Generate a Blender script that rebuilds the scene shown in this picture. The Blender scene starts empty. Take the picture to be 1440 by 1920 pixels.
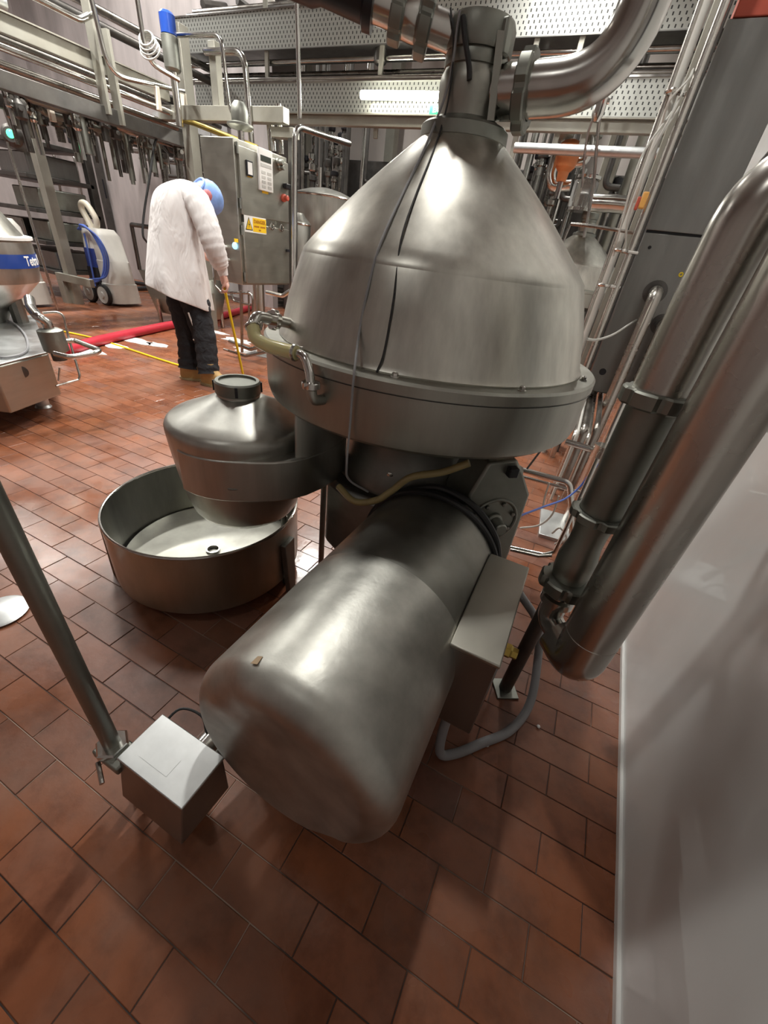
import bpy, bmesh, math, random
from math import sin, cos, pi, radians, hypot, atan2, sqrt, tan
from mathutils import Vector, Matrix
random.seed(7)
R = radians
V = Vector
scene = bpy.context.scene
COL = scene.collection

# ------------------------------------------------------------------ camera
CAM_H = 1.2
FPX, PITCH, ROLL, YAW = 745.0, R(32.9), R(8.0), R(22.3)
fwd = V((-sin(YAW)*cos(PITCH), cos(YAW)*cos(PITCH), -sin(PITCH)))
rt0 = V((cos(YAW), sin(YAW), 0)); up0 = rt0.cross(fwd)
XR = rt0*cos(ROLL) + up0*sin(ROLL)
YU = up0*cos(ROLL) - rt0*sin(ROLL)
camd = bpy.data.cameras.new('camera'); cam = bpy.data.objects.new('camera', camd); COL.objects.link(cam)
camd.sensor_fit = 'HORIZONTAL'; camd.sensor_width = 36.0; camd.lens = FPX/1440*36.0
camd.clip_start = 0.02; camd.clip_end = 100
cam.matrix_world = Matrix((( XR.x, YU.x, -fwd.x, 0), (XR.y, YU.y, -fwd.y, 0), (XR.z, YU.z, -fwd.z, CAM_H), (0, 0, 0, 1)))
scene.camera = cam
EYE = V((0, 0, CAM_H))

# ------------------------------------------------------------------ world, exposure
w = bpy.data.worlds.new('room_world'); scene.world = w; w.use_nodes = True
w.node_tree.nodes['Background'].inputs[0].default_value = (0.75, 0.78, 0.8, 1)
w.node_tree.nodes['Background'].inputs[1].default_value = 0.02
scene.view_settings.view_transform = 'Standard'; scene.view_settings.look = 'None'
scene.view_settings.exposure = 0.03; scene.view_settings.gamma = 1.0
scene.view_settings.use_curve_mapping = False
scene.cycles.max_bounces = 7; scene.cycles.diffuse_bounces = 3; scene.cycles.glossy_bounces = 4; scene.cycles.transmission_bounces = 5
LAMP_W = 34.0          # watts per ceiling lamp
LAMP_COL = (1.0, 0.975, 0.92)
CEIL = 6.0
# ceiling lamps: x, y, along, length, power factor, beam spread, height
LAMPS = [(-1.0, -1.3, 'y', 0.35, 0.26, 180, 3.95), (-1.05, 2.15, 'y', 0.30, 1.4, 180, 3.95), (-1.2, 5.0, 'y', 1.2, 2.2, 115, 3.95), (-1.2, 7.6, 'y', 1.2, 3.6, 170, 5.5),
         (-3.0, 2.0, 'y', 0.8, 0.8, 90, 3.95), (-4.4, 3.2, 'y', 1.0, 2.6, 112, 3.95), (-4.4, 6.4, 'y', 1.2, 3.4, 160, 5.5), (-6.4, 2.4, 'y', 1.2, 2.4, 125, 3.95),
         (-7.8, 5.0, 'y', 1.2, 5.4, 170, 5.5), (-9.8, 2.6, 'y', 1.2, 3.8, 170, 5.5)]

# ------------------------------------------------------------------ pixel -> place (real depth always given)
def ray(px, py):
    return (fwd*FPX + XR*(px-720) - YU*(py-960)).normalized()
def at(px, py, X=None, Y=None, Z=None, D=None):
    d = ray(px, py)
    if X is not None: t = X/d.x
    elif Y is not None: t = Y/d.y
    elif Z is not None: t = (Z-CAM_H)/d.z
    else: t = D/hypot(d.x, d.y)
    return EYE + d*t
def topx(p):
    v = V(p)-EYE; z = v.dot(fwd)
    return (720+FPX*v.dot(XR)/z, 960-FPX*v.dot(YU)/z, z)

# ------------------------------------------------------------------ materials
MATS = {}
def nodes(name):
    m = bpy.data.materials.new(name); m.use_nodes = True
    nt = m.node_tree; b = nt.nodes['Principled BSDF']
    return m, nt, b
def N(nt, t, **kw):
    n = nt.nodes.new(t)
    for k, v in kw.items(): setattr(n, k, v)
    return n
def ramp(nt, fac, stops):
    r = N(nt, 'ShaderNodeValToRGB'); nt.links.new(fac, r.inputs[0])
    e = r.color_ramp.elements
    while len(e) < len(stops): e.new(0.5)
    for el, (p, c) in zip(e, stops):
        el.position = p; el.color = (*c, 1) if len(c) == 3 else c
    return r.outputs[0]
def noise(nt, scale, detail=3, rough=0.55, stretch=(1, 1, 1), coord='Object', dist=0.0):
    tc = N(nt, 'ShaderNodeTexCoord'); mp = N(nt, 'ShaderNodeMapping'); mp.inputs['Scale'].default_value = stretch
    nt.links.new(tc.outputs[coord], mp.inputs[0])
    n = N(nt, 'ShaderNodeTexNoise'); n.inputs['Scale'].default_value = scale; n.inputs['Detail'].default_value = detail
    n.inputs['Roughness'].default_value = rough; n.inputs['Distortion'].default_value = dist
    nt.links.new(mp.outputs[0], n.inputs['Vector'])
    return n.outputs['Fac']
def bump(nt, b, h, strength=0.1, dist=0.002):
    bp = N(nt, 'ShaderNodeBump'); bp.inputs['Strength'].default_value = strength; bp.inputs['Distance'].default_value = dist
    nt.links.new(h, bp.inputs['Height']); nt.links.new(bp.outputs[0], b.inputs['Normal'])
def steel(name, col, rough=(0.25, 0.45), stretch=(6, 6, 1), scale=4, var=0.25, bumps=0.05, grime=(0.25, 0.2, 0.14), gmix=0.25, metal=1.0):
    m, nt, b = nodes(name)
    b.inputs['Metallic'].default_value = metal
    n1 = noise(nt, scale, 5, 0.6, stretch)
    lo = tuple(c*(1-var) for c in col); hi = tuple(min(1, c*(1+var*0.6)) for c in col)
    c1 = ramp(nt, n1, [(0.3, lo), (0.7, hi)])
    n2 = noise(nt, 2.2, 6, 0.65, (1, 1, 0.6))
    f2 = ramp(nt, n2, [(0.42, (0, 0, 0)), (0.85, (gmix, gmix, gmix))])
    mx = N(nt, 'ShaderNodeMix', data_type='RGBA'); nt.links.new(f2, mx.inputs[0]); nt.links.new(c1, mx.inputs[6])
    mx.inputs[7].default_value = (*grime, 1); nt.links.new(mx.outputs[2], b.inputs['Base Color'])
    n3 = noise(nt, 7, 4, 0.6)
    mr = N(nt, 'ShaderNodeMapRange'); nt.links.new(n3, mr.inputs[0])
    mr.inputs[1].default_value = 0.3; mr.inputs[2].default_value = 0.7; mr.inputs[3].default_value = rough[0]; mr.inputs[4].default_value = rough[1]
    nt.links.new(mr.outputs[0], b.inputs['Roughness'])
    if bumps: bump(nt, b, noise(nt, 40, 3, 0.6, stretch), bumps, 0.001)
    MATS[name] = m; return m
def plain(name, col, rough=0.5, metal=0.0, var=0.12, scale=6, coat=0.0, emit=None, trans=0.0, sss=0.0, bumps=0.0, stretch=(1, 1, 1)):
    m, nt, b = nodes(name)
    n1 = noise(nt, scale, 4, 0.6, stretch)
    c1 = ramp(nt, n1, [(0.3, tuple(c*(1-var) for c in col)), (0.7, tuple(min(1, c*(1+var*0.5)) for c in col))])
    nt.links.new(c1, b.inputs['Base Color'])
    b.inputs['Roughness'].default_value = rough; b.inputs['Metallic'].default_value = metal
    b.inputs['Coat Weight'].default_value = coat
    b.inputs['Transmission Weight'].default_value = trans
    if sss: b.inputs['Subsurface Weight'].default_value = sss; b.inputs['Subsurface Radius'].default_value = (0.02, 0.012, 0.006)
    if emit: b.inputs['Emission Color'].default_value = (*emit[0], 1); b.inputs['Emission Strength'].default_value = emit[1]
    if bumps: bump(nt, b, noise(nt, scale*6, 3, 0.6, stretch), bumps, 0.002)
    MATS[name] = m; return m

steel('bowl_steel', (0.62, 0.61, 0.555), (0.30, 0.42), (9, 9, 0.8), 3.0, 0.16, 0.03, (0.36, 0.30, 0.21), 0.3)
steel('casing_steel', (0.40, 0.40, 0.36), (0.38, 0.5), (5, 5, 0.8), 3, 0.14, 0.04, (0.3, 0.26, 0.2), 0.3)
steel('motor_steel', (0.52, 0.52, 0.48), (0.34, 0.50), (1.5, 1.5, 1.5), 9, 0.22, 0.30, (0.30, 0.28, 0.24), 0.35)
steel('motor_shaded', (0.30, 0.30, 0.275), (0.38, 0.52), (1.5, 1.5, 1.5), 3, 0.3, 0.08, (0.38, 0.33, 0.26), 0.3)  # darker copy of the motor steel: trough shade and reflection put into the colour
steel('tank_steel', (0.50, 0.50, 0.465), (0.34, 0.46), (6, 6, 0.7), 3, 0.16, 0.03, (0.34, 0.27, 0.2), 0.3)
steel('bin_steel', (0.42, 0.42, 0.39), (0.3, 0.46), (3, 3, 0.7), 3, 0.25, 0.04, (0.34, 0.33, 0.14), 0.5)
steel('pipe_steel', (0.60, 0.58, 0.54), (0.22, 0.30), (8, 8, 0.6), 3, 0.08, 0.0, (0.45, 0.37, 0.29), 0.15)
steel('polished', (0.66, 0.65, 0.62), (0.12, 0.22), (4, 4, 4), 3, 0.12, 0.0, (0.4, 0.36, 0.3), 0.2)
steel('grey_casting', (0.30, 0.31, 0.28), (0.42, 0.55), (2, 2, 2), 5, 0.15, 0.05, (0.25, 0.22, 0.17), 0.3)
steel('frame_steel', (0.27, 0.27, 0.25), (0.4, 0.55), (2, 2, 2), 5, 0.2, 0.08, (0.2, 0.16, 0.12), 0.4)
steel('cabinet_steel', (0.46, 0.45, 0.40), (0.34, 0.44), (1, 1, 8), 3, 0.08, 0.02, (0.4, 0.35, 0.26), 0.2)
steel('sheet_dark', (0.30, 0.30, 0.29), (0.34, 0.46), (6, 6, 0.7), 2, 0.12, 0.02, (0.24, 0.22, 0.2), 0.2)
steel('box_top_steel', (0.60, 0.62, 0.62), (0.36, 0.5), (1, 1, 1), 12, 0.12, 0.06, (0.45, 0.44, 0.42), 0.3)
steel('beam_grey', (0.40, 0.39, 0.34), (0.45, 0.6), (1, 1, 1), 3, 0.15, 0.03, (0.3, 0.26, 0.18), 0.3, 0.7)
steel('dark_pipe', (0.13, 0.125, 0.12), (0.35, 0.5), (2, 2, 2), 3, 0.3, 0.0, (0.2, 0.17, 0.13), 0.3, 0.8)
steel('clutter_pipe', (0.40, 0.38, 0.35), (0.22, 0.38), (3, 3, 3), 3, 0.3, 0.0, (0.12, 0.1, 0.08), 0.5)
plain('black_rubber', (0.02, 0.02, 0.021), 0.45, 0, 0.3)
plain('black_paint', (0.012, 0.012, 0.016), 0.4, 0, 0.3)
plain('wall_white', (0.76, 0.78, 0.77), 0.30, 0.0, 0.07, 3, 0.25, stretch=(1, 1, 0.5))
plain('trim_white', (0.82, 0.82, 0.80), 0.35, 0, 0.06)
plain('ceiling_paint', (0.36, 0.36, 0.355), 0.8, 0, 0.08)
plain('wall_pink', (0.50, 0.455, 0.45), 0.45, 0, 0.38, 1.6, 0.1, stretch=(1.5, 1.5, 0.35))
plain('wall_warm', (0.86, 0.78, 0.73), 0.7, 0, 0.08, 1)
plain('cream_panel', (0.80, 0.74, 0.62), 0.5, 0, 0.05)
plain('white_plastic', (0.78, 0.76, 0.70), 0.4, 0, 0.08)
plain('cream_plastic', (0.80, 0.74, 0.60), 0.4, 0, 0.05)
plain('blue_plastic', (0.03, 0.06, 0.30), 0.35, 0, 0.1)
plain('blue_band', (0.015, 0.06, 0.32), 0.3, 0, 0.1, coat=0.3)
plain('blue_hose', (0.10, 0.18, 0.60), 0.4, 0, 0.1)
plain('cable_grey', (0.30, 0.30, 0.31), 0.5, 0, 0.1)
plain('wire_white', (0.62, 0.62, 0.58), 0.4, 0, 0.1)
plain('yellow', (0.85, 0.62, 0.02), 0.35, 0, 0.05)
plain('sign_yellow', (0.90, 0.58, 0.02), 0.4, 0, 0.03)
plain('sign_white', (0.85, 0.85, 0.82), 0.4, 0, 0.03)
plain('sign_grey', (0.30, 0.30, 0.30), 0.4, 0, 0.05)
plain('sign_green', (0.03, 0.35, 0.14), 0.4, 0, 0.05, emit=((0.05, 0.6, 0.25), 0.6))
plain('letter_white', (0.9, 0.9, 0.88), 0.5, 0, 0.02)
plain('letter_dark', (0.05, 0.035, 0.02), 0.5, 0, 0.02)
plain('letter_orange', (0.45, 0.18, 0.01), 0.5, 0, 0.02)
plain('red_hose', (0.50, 0.03, 0.05), 0.4, 0, 0.15)
plain('red_paint', (0.55, 0.10, 0.06), 0.5, 0, 0.15)
plain('orange_paint', (0.70, 0.24, 0.08), 0.5, 0, 0.15)
plain('amber_plastic', (0.85, 0.45, 0.12), 0.4, 0, 0.05)
plain('clear_hose', (0.74, 0.68, 0.36), 0.18, 0, 0.08, coat=0.4, sss=0.3)
plain('old_hose', (0.34, 0.27, 0.12), 0.3, 0, 0.2, coat=0.3)
def cloth(name, col, stretch, sc, dist):
    m, nt, b = nodes(name); b.inputs['Base Color'].default_value = (*col, 1); b.inputs['Roughness'].default_value = 0.85
    bump(nt, b, noise(nt, sc, 3, 0.5, stretch, dist=0.6), 0.9, dist); MATS[name] = m
cloth('coat_cloth', (0.74, 0.71, 0.70), (1, 1, 0.35), 9, 0.03)
cloth('trouser_cloth', (0.012, 0.012, 0.015), (1, 1, 1), 14, 0.02)
plain('reflective_piping', (0.8, 0.8, 0.78), 0.4, 0, 0.05)
plain('boot_leather', (0.48, 0.30, 0.11), 0.6, 0, 0.2, 12)
plain('boot_sole', (0.42, 0.33, 0.18), 0.7, 0, 0.1)
plain('skin', (0.70, 0.40, 0.32), 0.5, 0, 0.08, 10, sss=0.15)
plain('hair_dark', (0.03, 0.025, 0.02), 0.6, 0, 0.2, 30)
plain('hairnet_blue', (0.25, 0.42, 0.85), 0.5, 0, 0.25, 14)
plain('cap_dark', (0.02, 0.035, 0.03), 0.5, 0, 0.2)
plain('ear_red', (0.62, 0.20, 0.22), 0.5, 0, 0.1, 10)
plain('sight_glass', (0.9, 0.92, 0.9), 0.05, 0, 0.02, trans=0.85)
plain('lens_blue', (0.15, 0.35, 0.6), 0.2, 0, 0.05, emit=((0.4, 0.75, 1.0), 1.5))
plain('lens_green', (0.05, 0.5, 0.2), 0.2, 0, 0.05, emit=((0.1, 1.0, 0.4), 2.5))
plain('screen_dark', (0.05, 0.06, 0.05), 0.25, 0, 0.1)
plain('key_grey', (0.55, 0.55, 0.52), 0.5, 0, 0.05)
plain('brass', (0.60, 0.45, 0.12), 0.3, 1.0, 0.15)
plain('foam_white', (0.85, 0.83, 0.82), 0.3, 0, 0.05)
plain('tape_tan', (0.50, 0.36, 0.22), 0.6, 0, 0.05)
plain('aluminium_tag', (0.50, 0.51, 0.51), 0.42, 0.6, 0.05)
def curtain_mat():
    m, nt, b = nodes('strip_curtain')
    b.inputs['Base Color'].default_value = (0.66, 0.66, 0.66, 1); b.inputs['Roughness'].default_value = 0.2
    b.inputs['Transmission Weight'].default_value = 0.45; b.inputs['IOR'].default_value = 1.2
    MATS['strip_curtain'] = m
curtain_mat()
def emitter(name, col, s):
    m, nt, b = nodes(name); b.inputs['Base Color'].default_value = (0.9, 0.9, 0.85, 1)
    b.inputs['Emission Color'].default_value = (*col, 1); b.inputs['Emission Strength'].default_value = s
    MATS[name] = m
emitter('lamp_diffuser', (1.0, 0.95, 0.84), 2.0)
emitter('tube_bright', (1.0, 0.97, 0.82), 26.0)

PX, PY = 0.2144, 0.0944          # tile pitch
TX0, TY0 = 0.2015-PX*20, 0.610-PY*40
def tile_mats():
    m, nt, b = nodes('quarry_tile')
    g = N(nt, 'ShaderNodeNewGeometry'); sp = N(nt, 'ShaderNodeSeparateXYZ'); nt.links.new(g.outputs['Position'], sp.inputs[0])
    def mt(op, a, bb=None):
        n = N(nt, 'ShaderNodeMath', operation=op)
        for i, q in enumerate((a, bb)):
            if q is None: continue
            if isinstance(q, (int, float)): n.inputs[i].default_value = q
            else: nt.links.new(q, n.inputs[i])
        return n.outputs[0]
    row = mt('FLOOR', mt('DIVIDE', mt('SUBTRACT', sp.outputs[1], TY0), PY))
    half = mt('MULTIPLY', mt('MODULO', row, 2.0), PX/2)
    colu = mt('FLOOR', mt('DIVIDE', mt('SUBTRACT', mt('SUBTRACT', sp.outputs[0], TX0), half), PX))
    cb = N(nt, 'ShaderNodeCombineXYZ'); nt.links.new(row, cb.inputs[0]); nt.links.new(colu, cb.inputs[1])
    wn = N(nt, 'ShaderNodeTexWhiteNoise', noise_dimensions='3D'); nt.links.new(cb.outputs[0], wn.inputs[0])
    c1 = ramp(nt, wn.outputs['Value'], [(0.0, (0.205, 0.070, 0.033)), (0.35, (0.24, 0.083, 0.038)), (0.7, (0.275, 0.098, 0.046)), (0.9, (0.235, 0.095, 0.058)), (1.0, (0.20, 0.088, 0.062))])
    tn = N(nt, 'ShaderNodeTexNoise'); tn.inputs['Scale'].default_value = 9; tn.inputs['Detail'].default_value = 7; tn.inputs['Roughness'].default_value = 0.65
    nt.links.new(g.outputs['Position'], tn.inputs['Vector'])
    c2 = ramp(nt, tn.outputs['Fac'], [(0.3, (0.60, 0.56, 0.54)), (0.52, (1, 1, 1)), (0.75, (1.18, 1.18, 1.18))])
    mx = N(nt, 'ShaderNodeMix', data_type='RGBA', blend_type='MULTIPLY'); mx.inputs[0].default_value = 1
    nt.links.new(c1, mx.inputs[6]); nt.links.new(c2, mx.inputs[7])
    # worn chalky film patches
    tf = N(nt, 'ShaderNodeTexNoise'); tf.inputs['Scale'].default_value = 2.6; tf.inputs['Detail'].default_value = 6; tf.inputs['Roughness'].default_value = 0.7
    nt.links.new(g.outputs['Position'], tf.inputs['Vector'])
    film = ramp(nt, tf.outputs['Fac'], [(0.45, (0, 0, 0)), (0.70, (0.45, 0.45, 0.45))])
    m2 = N(nt, 'ShaderNodeMix', data_type='RGBA'); nt.links.new(film, m2.inputs[0]); nt.links.new(mx.outputs[2], m2.inputs[6]); m2.inputs[7].default_value = (0.205, 0.125, 0.09, 1)
    nt.links.new(m2.outputs[2], b.inputs['Base Color'])
    # wet: gloss varies
    wet = N(nt, 'ShaderNodeTexNoise'); wet.inputs['Scale'].default_value = 1.3; wet.inputs['Detail'].default_value = 4; wet.inputs['Roughness'].default_value = 0.6
    nt.links.new(g.outputs['Position'], wet.inputs['Vector'])
    rr = N(nt, 'ShaderNodeMapRange'); nt.links.new(wet.outputs['Fac'], rr.inputs[0])
    rr.inputs[1].default_value = 0.38; rr.inputs[2].default_value = 0.62; rr.inputs[3].default_value = 0.16; rr.inputs[4].default_value = 0.46
    nt.links.new(rr.outputs[0], b.inputs['Roughness'])
    fine = N(nt, 'ShaderNodeTexNoise'); fine.inputs['Scale'].default_value = 60; fine.inputs['Detail'].default_value = 4
    nt.links.new(g.outputs['Position'], fine.inputs['Vector'])
    bump(nt, b, fine.outputs['Fac'], 0.25, 0.0015)
    MATS['quarry_tile'] = m
    m, nt, b = nodes('grout')
    g = N(nt, 'ShaderNodeNewGeometry')
    tn = N(nt, 'ShaderNodeTexNoise'); tn.inputs['Scale'].default_value = 2.4; tn.inputs['Detail'].default_value = 5
    nt.links.new(g.outputs['Position'], tn.inputs['Vector'])
    c = ramp(nt, tn.outputs['Fac'], [(0.40, (0.028, 0.014, 0.010)), (0.50, (0.07, 0.04, 0.028)), (0.60, (0.42, 0.32, 0.26))])
    nt.links.new(c, b.inputs['Base Color']); b.inputs['Roughness'].default_value = 0.45
    MATS['grout'] = m
tile_mats()
def perforated():
    # slotted sheet: dark slots in staggered rows (object X and Z of the tray)
    m, nt, b = nodes('perforated_sheet')
    tc = N(nt, 'ShaderNodeTexCoord'); sp = N(nt, 'ShaderNodeSeparateXYZ'); nt.links.new(tc.outputs['Object'], sp.inputs[0])
    def mt(op, a, bb=None, cc=None):
        n = N(nt, 'ShaderNodeMath', operation=op)
        for i, q in enumerate((a, bb, cc)):
            if q is None: continue
            if isinstance(q, (int, float)): n.inputs[i].default_value = q
            else: nt.links.new(q, n.inputs[i])
        return n.outputs[0]
    pz, px_ = 0.036, 0.050
    zr = mt('DIVIDE', sp.outputs[2], pz); rowi = mt('FLOOR', zr); fz = mt('SUBTRACT', mt('FRACT', zr), 0.5)
    xr = mt('ADD', mt('DIVIDE', sp.outputs[0], px_), mt('MULTIPLY', mt('MODULO', rowi, 2.0), 0.5)); fx = mt('SUBTRACT', mt('FRACT', xr), 0.5)
    hole = mt('MULTIPLY', mt('LESS_THAN', mt('ABSOLUTE', fx), 0.12), mt('LESS_THAN', mt('ABSOLUTE', fz), 0.30))
    mx = N(nt, 'ShaderNodeMix', data_type='RGBA'); nt.links.new(hole, mx.inputs[0])
    mx.inputs[6].default_value = (0.46, 0.47, 0.44, 1); mx.inputs[7].default_value = (0.05, 0.05, 0.05, 1)
    nt.links.new(mx.outputs[2], b.inputs['Base Color']); b.inputs['Metallic'].default_value = 0.6; b.inputs['Roughness'].default_value = 0.5
    MATS['perforated_sheet'] = m
perforated()

# ------------------------------------------------------------------ mesh builder
def frame_of(t):
    t = V(t).normalized(); a = V((0, 0, 1)) if abs(t.z) < 0.9 else V((1, 0, 0))
    u = a.cross(t).normalized(); return u, t.cross(u)
def rounded(pts, rad, n=6):
    pts = [V(p) for p in pts]; out = [pts[0]]
    for i in range(1, len(pts)-1):
        a, b, c = pts[i-1], pts[i], pts[i+1]
        d1 = (a-b); d2 = (c-b); l1, l2 = d1.length, d2.length; d1.normalize(); d2.normalize()
        ang = d1.angle(d2, pi)
        if ang > pi-0.02: out.append(b); continue
        r = rad[i-1] if isinstance(rad, (list, tuple)) else rad
        k = min(r/tan(ang/2), l1*0.49, l2*0.49)
        p, q = b+d1*k, b+d2*k
        for j in range(n+1):
            s = j/n; out.append(p*(1-s)**2 + b*2*s*(1-s) + q*s*s)
    out.append(pts[-1]); return out
def smooth_path(pts, n=8):
    pts = [V(p) for p in pts]; out = []
    P = [pts[0]*2-pts[1]] + pts + [pts[-1]*2-pts[-2]]
    for i in range(1, len(P)-2):
        a, b, c, d = P[i-1:i+3]
        for j in range(n):
            t = j/n; out.append(0.5*((2*b)+(c-a)*t+(2*a-5*b+4*c-d)*t*t+(-a+3*b-3*c+d)*t*t*t))
    out.append(pts[-1]); return out
class MB:
    def __init__(s): s.v = []; s.f = []
    def add(s, vs, fs):
        o = len(s.v); s.v += [V(p) for p in vs]; s.f += [tuple(i+o for i in f) for f in fs]; return s
    def box(s, c, size, rz=0.0, axes=None):
        c = V(c); hx, hy, hz = (q/2 for q in size)
        ax = axes or (V((cos(rz), sin(rz), 0)), V((-sin(rz), cos(rz), 0)), V((0, 0, 1)))
        vs = [c+ax[0]*(hx*a)+ax[1]*(hy*b)+ax[2]*(hz*d) for d in (-1, 1) for b in (-1, 1) for a in (-1, 1)]
        return s.add(vs, [(0, 2, 3, 1), (4, 5, 7, 6), (0, 1, 5, 4), (2, 6, 7, 3), (0, 4, 6, 2), (1, 3, 7, 5)])
    def box2(s, a, b):
        a, b = V(a), V(b); return s.box((a+b)/2, tuple(abs(q) for q in (b-a)))
    def ring_loft(s, rings, cap0=True, cap1=True, closed=True):
        o = len(s.v); n = len(rings[0])
        for r in rings: s.v += [V(p) for p in r]
        for i in range(len(rings)-1):
            for j in range(n if closed else n-1):
                k = (j+1) % n
                s.f.append((o+i*n+j, o+i*n+k, o+(i+1)*n+k, o+(i+1)*n+j))
        if cap0: s.f.append(tuple(o+j for j in reversed(range(n))))
        if cap1: s.f.append(tuple(o+(len(rings)-1)*n+j for j in range(n)))
        return s
    def tube(s, pts, r, seg=12, caps=True):
        pts = [V(p) for p in pts]; n = len(pts); rs = r if isinstance(r, (list, tuple)) else [r]*n
        tang = []
        for i in range(n):
            t = (pts[min(i+1, n-1)]-pts[max(i-1, 0)]); tang.append(t.normalized() if t.length > 1e-9 else V((0, 0, 1)))
        u, _ = frame_of(tang[0]); rings = []
        for i in range(n):
            t = tang[i]; u = (u-t*u.dot(t)); u = u.normalized() if u.length > 1e-6 else frame_of(t)[0]; w2 = t.cross(u)
            rings.append([pts[i]+u*(rs[i]*cos(2*pi*j/seg))+w2*(rs[i]*sin(2*pi*j/seg)) for j in range(seg)])
        return s.ring_loft(rings, caps, caps)
    def lathe(s, prof, c, axis=(0, 0, 1), seg=48, cap0=True, cap1=True):
        c = V(c); t = V(axis).normalized(); u, w2 = frame_of(t)
        rings = [[c+t*z+u*(max(r, 1e-4)*cos(2*pi*j/seg))+w2*(max(r, 1e-4)*sin(2*pi*j/seg)) for j in range(seg)] for r, z in prof]
        return s.ring_loft(rings, cap0, cap1)
    def cyl(s, a, b, r, seg=16):
        a, b = V(a), V(b); return s.lathe([(r, 0), (r, (b-a).length)], a, b-a, seg)
    def nut(s, c, axis, r_in, r_out, h, notches=8, seg=48):
        c = V(c); t = V(axis).normalized(); u, w2 = frame_of(t); rings = []
        for (z, ro) in ((0, r_out*0.94), (h*0.12, r_out), (h*0.88, r_out), (h, r_out*0.94)):
            rg = []
            for j in range(seg):
                q = (j/seg*notches) % 1.0; rr = ro if q > 0.22 else ro*0.88
                rg.append(c+t*z+u*(rr*cos(2*pi*j/seg))+w2*(rr*sin(2*pi*j/seg)))
            rings.append(rg)
        inner = [[c+t*z+u*(r_in*cos(2*pi*j/seg))+w2*(r_in*sin(2*pi*j/seg)) for j in range(seg)] for z in (h, 0)]
        rings = [inner[1]]+rings+[inner[0], inner[1]]
        return s.ring_loft(rings, False, False)
    def prism(s, poly, z0, z1):
        n = len(poly); vs = [V((x, y, z0)) for x, y in poly]+[V((x, y, z1)) for x, y in poly]
        fs = [(i, (i+1) % n, n+(i+1) % n, n+i) for i in range(n)]+[tuple(reversed(range(n))), tuple(range(n, 2*n))]
        return s.add(vs, fs)
    def slab(s, pts, off):
        pts = [V(p) for p in pts]; off = V(off); n = len(pts)
        fs = [(i, (i+1) % n, n+(i+1) % n, n+i) for i in range(n)]+[tuple(reversed(range(n))), tuple(range(n, 2*n))]
        return s.add(pts+[p+off for p in pts], fs)
    def ball(s, c, r, seg=16, rings=10, scale=(1, 1, 1), axes=None):
        c = V(c); ax = axes or (V((1, 0, 0)), V((0, 1, 0)), V((0, 0, 1))); rg = []
        for i in range(rings+1):
            ph = -pi/2+pi*i/rings; k = max(cos(ph), 1e-3)
            rg.append([c+ax[0]*(r*scale[0]*k*cos(2*pi*j/seg))+ax[1]*(r*scale[1]*k*sin(2*pi*j/seg))+ax[2]*(r*scale[2]*sin(ph)) for j in range(seg)])
        return s.ring_loft(rg)
    def torus(s, c, axis, Rr, r, seg=40, ms=8, a0=0, a1=2*pi):
        c = V(c); t = V(axis).normalized(); u, w2 = frame_of(t); full = abs(a1-a0-2*pi) < 1e-6
        n = seg if full else seg+1; rings = []
        for i in range(n):
            a = a0+(a1-a0)*i/seg; d = u*cos(a)+w2*sin(a)
            rings.append([c+d*(Rr+r*cos(2*pi*j/ms))+t*(r*sin(2*pi*j/ms)) for j in range(ms)])
        if full: rings.append(rings[0])
        return s.ring_loft(rings, not full, not full)
    def mesh(s, name, org=(0, 0, 0), smooth=32):
        org = V(org); me = bpy.data.meshes.new(name)
        me.from_pydata([tuple(p-org) for p in s.v], [], s.f)
        bm = bmesh.new(); bm.from_mesh(me)
        bmesh.ops.remove_doubles(bm, verts=bm.verts, dist=1e-5)
        bmesh.ops.recalc_face_normals(bm, faces=bm.faces); bm.to_mesh(me); bm.free()
        if smooth:
            me.polygons.foreach_set('use_smooth', [True]*len(me.polygons)); me.set_sharp_from_angle(angle=R(smooth))
        return me
    def base(s):
        xs = [p.x for p in s.v]; ys = [p.y for p in s.v]; zs = [p.z for p in s.v]
        return V(((min(xs)+max(xs))/2, (min(ys)+max(ys))/2, min(zs)))
    def build(s, name, mat, parent=None, bevel=0.0, smooth=32, label=None, segs=2):
        org = wloc(parent) if parent else s.base()
        o = bpy.data.objects.new(name, s.mesh(name, org, smooth)); COL.objects.link(o)
        o.data.materials.append(MATS[mat])
        if parent: o.parent = parent
        else: o.location = org
        if bevel:
            md = o.modifiers.new('bevel', 'BEVEL'); md.width = bevel; md.segments = segs; md.limit_method = 'ANGLE'; md.angle_limit = R(40)
            md.harden_normals = False
        if label: o['label'] = label
        return o
def wloc(o):
    p = V(o.location); q = o.parent
    while q: p = p+V(q.location); q = q.parent
    return p
def tag(o, label, cat, group=None, kind=None):
    if label: o['label'] = label
    if cat: o['category'] = cat
    if group: o['group'] = group
    if kind: o['kind'] = kind
    return o
def thing(name, loc, label, cat, group=None):
    o = bpy.data.objects.new(name, None); COL.objects.link(o); o.location = V(loc); o.empty_display_size = 0.1
    return tag(o, label, cat, group)
def struct(name, mb, mat, label, parent=None, **kw):
    o = mb.build(name, mat, parent, **kw); o['kind'] = 'structure'
    if label: o['label'] = label
    return o
def single(name, mb, mat, label, cat, group=None, **kw):
    return tag(mb.build(name, mat, None, **kw), label, cat, group)
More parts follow.
